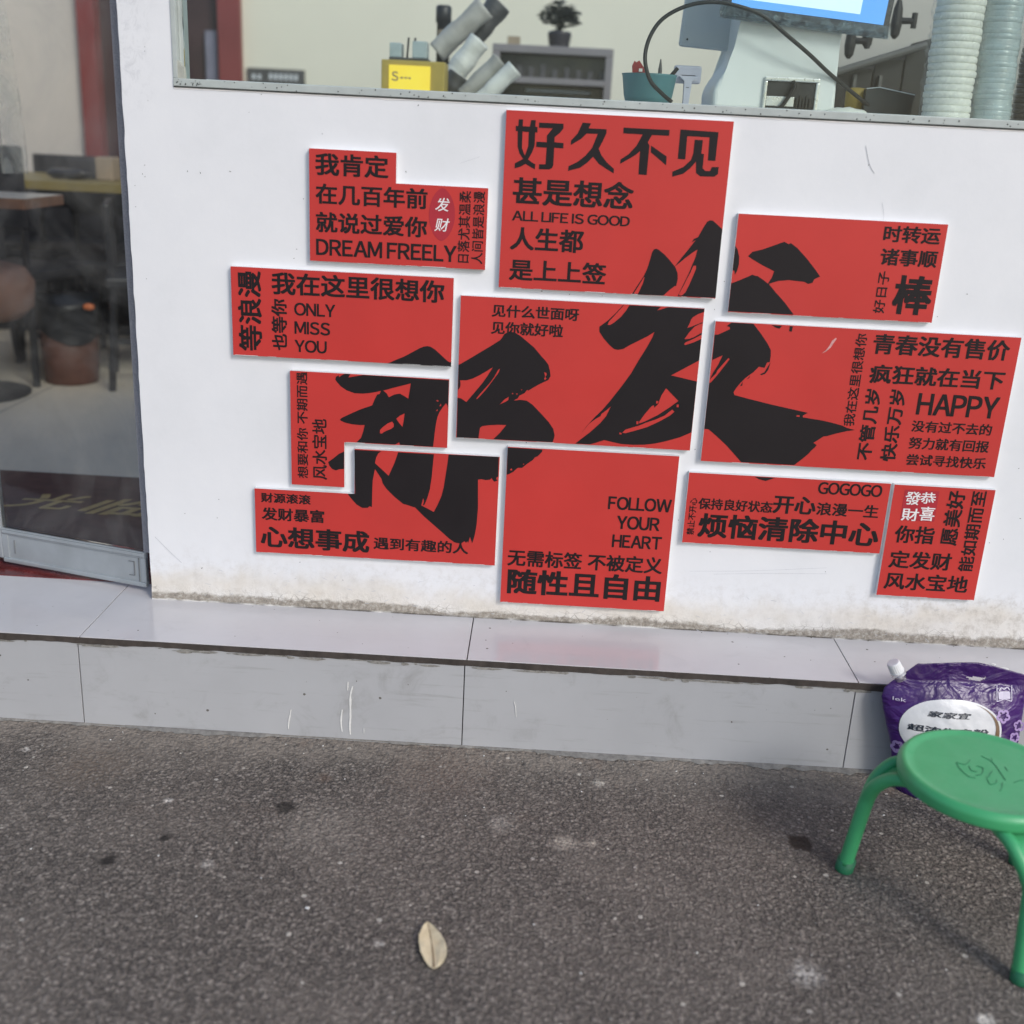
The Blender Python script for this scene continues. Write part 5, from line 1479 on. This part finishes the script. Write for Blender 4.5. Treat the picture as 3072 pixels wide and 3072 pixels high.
def bag_sheet(name, m, ring, lift, parent=pouch, n=26):
    """filled print: ring of x,z points, subdivided towards its centre so that it follows the film"""
    c = sum(ring, Vector()) / len(ring)
    vs = []; fs = []
    k = len(ring)
    for j in range(1, n + 1):
        for p in ring:
            q_ = c.lerp(p, j / n); vs.append((q_.x, front(q_.x, q_.z) - lift, q_.z))
    vs.append((c.x, front(c.x, c.z) - lift, c.z))
    ci = len(vs) - 1
    for i in range(k):
        fs.append((ci, i, (i + 1) % k))
        for j in range(n - 1):
            a = j * k; b = (j + 1) * k
            fs.append((a + i, b + i, b + (i + 1) % k, a + (i + 1) % k))
    return sheet(name, vs, fs, parent, (m,), True)
ctr = onbag(*sb(1175, 800))
def ell(a, b, sq=2.3, cx=0.0, cz=0.0, n=64):
    out = []
    for i in range(n):
        t_ = 2 * math.pi * i / n
        out.append(Vector((ctr.x + cx + a * math.copysign(abs(math.cos(t_)) ** (2 / sq), math.cos(t_)), 0, ctr.z + cz + b * math.copysign(abs(math.sin(t_)) ** (2 / sq), math.sin(t_)))))
    return out
eL = onbag(*sb(650, 800)); eR = onbag(*sb(1702, 800)); eT = onbag(*sb(1200, 466))
ew = (eR.x - eL.x) / 2; eh = eT.z - ctr.z; ecx = (eR.x + eL.x) / 2 - ctr.x
bag_sheet('label_print', m_label, ell(ew, eh, 2.25, ecx), .0012)
# bronze arc on the right side of the white oval
vs = []; fs = []
for i in range(40):
    t_ = R(-40 + 105 * i / 39)
    wdt = .0085 * min(1, (39 - i) / 24)
    for k in (0, 1):
        rr = .955 - k * wdt / ew
        x = ctr.x + ecx + ew * rr * math.copysign(abs(math.cos(t_)) ** (2 / 2.25), math.cos(t_)); z = ctr.z + eh * (.955 - k * wdt * .6 / eh) * math.copysign(abs(math.sin(t_)) ** (2 / 2.25), math.sin(t_))
        vs.append((x, front(x, z) - .0019, z))
for i in range(39): fs.append((2 * i, 2 * i + 2, 2 * i + 3, 2 * i + 1))
sheet('bronze_arc', vs, fs, pouch, (m_brown,))
def bagtext(s, tl, br, m, bold, shear=0.0, lift=.0020, label=None, slope=0.0):
    a = onbag(*sb(*tl)); b = onbag(*sb(*br))
    def fit(p, q_):
        x = a.x + (b.x - a.x) * p; z = b.z + (a.z - b.z) * q_ + slope * (x - a.x)
        return Vector((x, front(x, z) - lift, z))
    return lettering(s, fit, pouch, m, bold, False, label, shear)
bagtext('家家宜', (950, 572), (1395, 668), m_navy, .028, .22)
bagtext('超浓生皂粉', (750, 698), (1572, 835), m_navy, .03)
bagtext('lek', (600, 430), (735, 490), m_lilac2, .0)
bm = bmesh.new()
def bag_stroke(bm, pts, w, lift=.0016):
    Q = catmull([onbag(*sb(*p)) for p in pts], 5)
    prev = None
    for i, p in enumerate(Q):
        t_ = (Q[min(i + 1, len(Q) - 1)] - Q[max(i - 1, 0)]); t_.y = 0; t_.normalize()
        nn = Vector((-t_.z, 0, t_.x)) * w / 2
        pr = []
        for s in (-1, 1):
            x = p.x + nn.x * s; z = p.z + nn.z * s
            pr.append(bm.verts.new((x, front(x, z) - lift, z)))
        if prev: bm.faces.new((prev[0], prev[1], pr[1], pr[0]))
        prev = pr
bag_stroke(bm, [(1655, 320), (1655, 400), (1655, 485)], .0016)
bag_stroke(bm, [(1655, 485), (1730, 458)], .0016); bag_stroke(bm, [(1730, 458), (1805, 482)], .0016)
bag_stroke(bm, [(1805, 482), (1805, 400), (1805, 320)], .0016)
bag_stroke(bm, [(1672, 428), (1790, 424)], .012)
bag_stroke(bm, [(1680, 375), (1700, 345), (1730, 360), (1760, 340), (1785, 370)], .0018); bag_stroke(bm, [(1685, 390), (1780, 388)], .0020)
bobj('badge_print', bm, pouch, (m_lilac2,))
def flower(cx, cy, r, ph):
    bm = bmesh.new()
    for k in range(5):
        a = ph + k * 2 * math.pi / 5
        pts = []
        for i in range(9):
            t_ = i / 8 * math.pi
            rr = r * (.50 + .50 * math.sin(t_) ** .6); aa = a + (i / 8 - .5) * 1.22
            pts.append((cx + rr * math.cos(aa), cy + rr * math.sin(aa)))
        bag_stroke(bm, pts, .0042)
    bobj('flower_print', bm, pouch, (m_lilac,))
flower(1720, 635, 62, .3); flower(1880, 730, 50, 1.0); flower(640, 940, 55, .6); flower(905, 1462, 52, .2); flower(1835, 850, 45, .2)
# spout and cap
ax = (onbag(*sb(610, 215)) - onbag(*sb(700, 300))); 
sp0 = Vector((1.668, ymid(.238), .2385)); axis = Vector((-.52, -.04, .85)).normalized()
q3 = Vector((0, 0, 1)).rotation_difference(axis).to_matrix()
bm = bmesh.new(); lathe(bm, [(.0105, -.006), (.0105, .006), (.0155, .0065), (.0155, .0085), (.012, .009), (.012, .013)], 28, sp0, mat=q3, close_top=True, close_bot=True); bobj('spout', bm, pouch, (m_clear,), True)
bm = bmesh.new()
prf = []
seg = 60
rings = []
for z, r in ((.0132, .0142), (.0160, .0145), (.0165, .0138), (.0345, .0130), (.0365, .0118), (.0372, .0095)):
    ring = []
    for k in range(seg):
        a = 2 * math.pi * k / seg
        rr = r * (1 - (.045 if (k % 3 == 0 and .0164 < z < .036) else 0))
        ring.append(bm.verts.new(sp0 + q3 @ Vector((rr * math.cos(a), rr * math.sin(a), z))))
    rings.append(ring)
for i in range(len(rings) - 1):
    for k in range(seg): bm.faces.new((rings[i][k], rings[i][(k + 1) % seg], rings[i + 1][(k + 1) % seg], rings[i + 1][k]))
bm.faces.new(rings[-1]); bm.faces.new(rings[0][::-1])
bobj('screw_cap', bm, pouch, (m_cap,))

# white paint flakes on the step beside the pouch
def flake(u, v, w, d, label):
    p = on_z(u, v, ZS)
    bm = bmesh.new()
    ring = [bm.verts.new((p.x + math.cos(2 * math.pi * k / 9) * w * random.uniform(.7, 1), p.y + math.sin(2 * math.pi * k / 9) * d * random.uniform(.7, 1), ZS + random.uniform(.0015, .003))) for k in range(9)]
    low = [bm.verts.new((v_.co.x, v_.co.y, ZS + .0003)) for v_ in ring]
    bm.faces.new(ring)
    for k in range(9): bm.faces.new((ring[k], low[k], low[(k + 1) % 9], ring[(k + 1) % 9]))
    props(bobj('paint_flake', bm, None, (m_drip,)), label, 'paint flake', 'white paint flakes on the step')
flake(3010, 2008, .0145, .006, 'larger white paint flake on the step tile above the purple pouch')
flake(2980, 1994, .0055, .0022, 'smaller white paint flake on the step tile above the purple pouch')
flake(2388, 1853, .02, .0035, 'white paint flake lying against the wall base under the long lower right panel')

# ------------------------------------------------------------------ fallen leaf
LF = [(0, 0), (.012, .35), (.12, .8), (.3, 1.0), (.55, .97), (.78, .74), (.92, .40), (1, 0)]
def leaf():
    c0 = on_z(1287, 2774, 0); c1 = on_z(1293, 2915, 0)
    wl = abs(on_z(1250, 2835, 0).x - on_z(1290, 2840, 0).x); wr = abs(on_z(1333, 2865, 0).x - on_z(1293, 2850, 0).x)
    ax_ = (c1 - c0); Lg = ax_.length; ax_.normalize(); lt = Vector((-ax_.y, ax_.x, 0))
    if lt.x < 0: lt = -lt
    n, m = 30, 9
    bm = bmesh.new(); rows = []
    sp = [(0, .04), (.08, .34), (.2, .62), (.38, .93), (.55, 1.0), (.72, .93), (.86, .66), (.95, .34), (1.0, .06)]
    def wd(t_, right):
        t2 = t_ - (.07 if right else -.05) * math.sin(math.pi * t_)
        for (a, x), (b, y) in zip(sp, sp[1:]):
            if t2 <= b: return x + (y - x) * (max(t2, 0) - a) / (b - a)
        return sp[-1][1]
    for i in range(n + 1):
        t_ = i / n
        row = []
        mid = c0 + ax_ * (Lg * t_) + lt * (.0035 * math.sin(math.pi * t_) - .0025 * (1 - t_) + .004 * t_ * t_)
        for j in range(-m, m + 1):
            s = j / m
            w = wr * wd(t_, True) if s > 0 else wl * wd(t_, False)
            z = .0028 + .0075 * abs(s) ** 1.4 * math.sin(math.pi * min(1, t_ * 1.05)) * (1 if s < 0 else .8) + .003 * (2 * t_ - 1) ** 2 + .0012 * mnoise.noise(Vector((s * 3, t_ * 6, 1)))
            p = mid + lt * (w * s) ; p.z = z
            row.append(bm.verts.new(p))
        rows.append(row)
    for i in range(n):
        for j in range(2 * m): bm.faces.new((rows[i][j], rows[i][j + 1], rows[i + 1][j + 1], rows[i + 1][j]))
    r = bmesh.ops.extrude_face_region(bm, geom=list(bm.faces))
    for v in r['geom']:
        if isinstance(v, bmesh.types.BMVert): v.co.z += .0005
    root = thing('fallen_leaf', 'dry pale yellow leaf lying on the asphalt in the foreground', 'leaf', tuple(c0.lerp(c1, .5)))
    bobj('blade', bm, root, (m_leaf,), True)
    bm = bmesh.new()
    pts = []
    for i in range(13):
        t_ = .06 + .93 * i / 12
        p = c0 + ax_ * (Lg * t_) + lt * (.0035 * math.sin(math.pi * t_) - .0025 * (1 - t_) + .004 * t_ * t_)
        p.z = .0028 + .003 * (2 * t_ - 1) ** 2 + .0006
        pts.append(p)
    tube(bm, pts, [.0006 + .0009 * i / 12 for i in range(13)], 6)
    bobj('midrib', bm, root, (plain('leaf_midrib', (.22, .15, .09), .7, .1, 40),))
leaf()
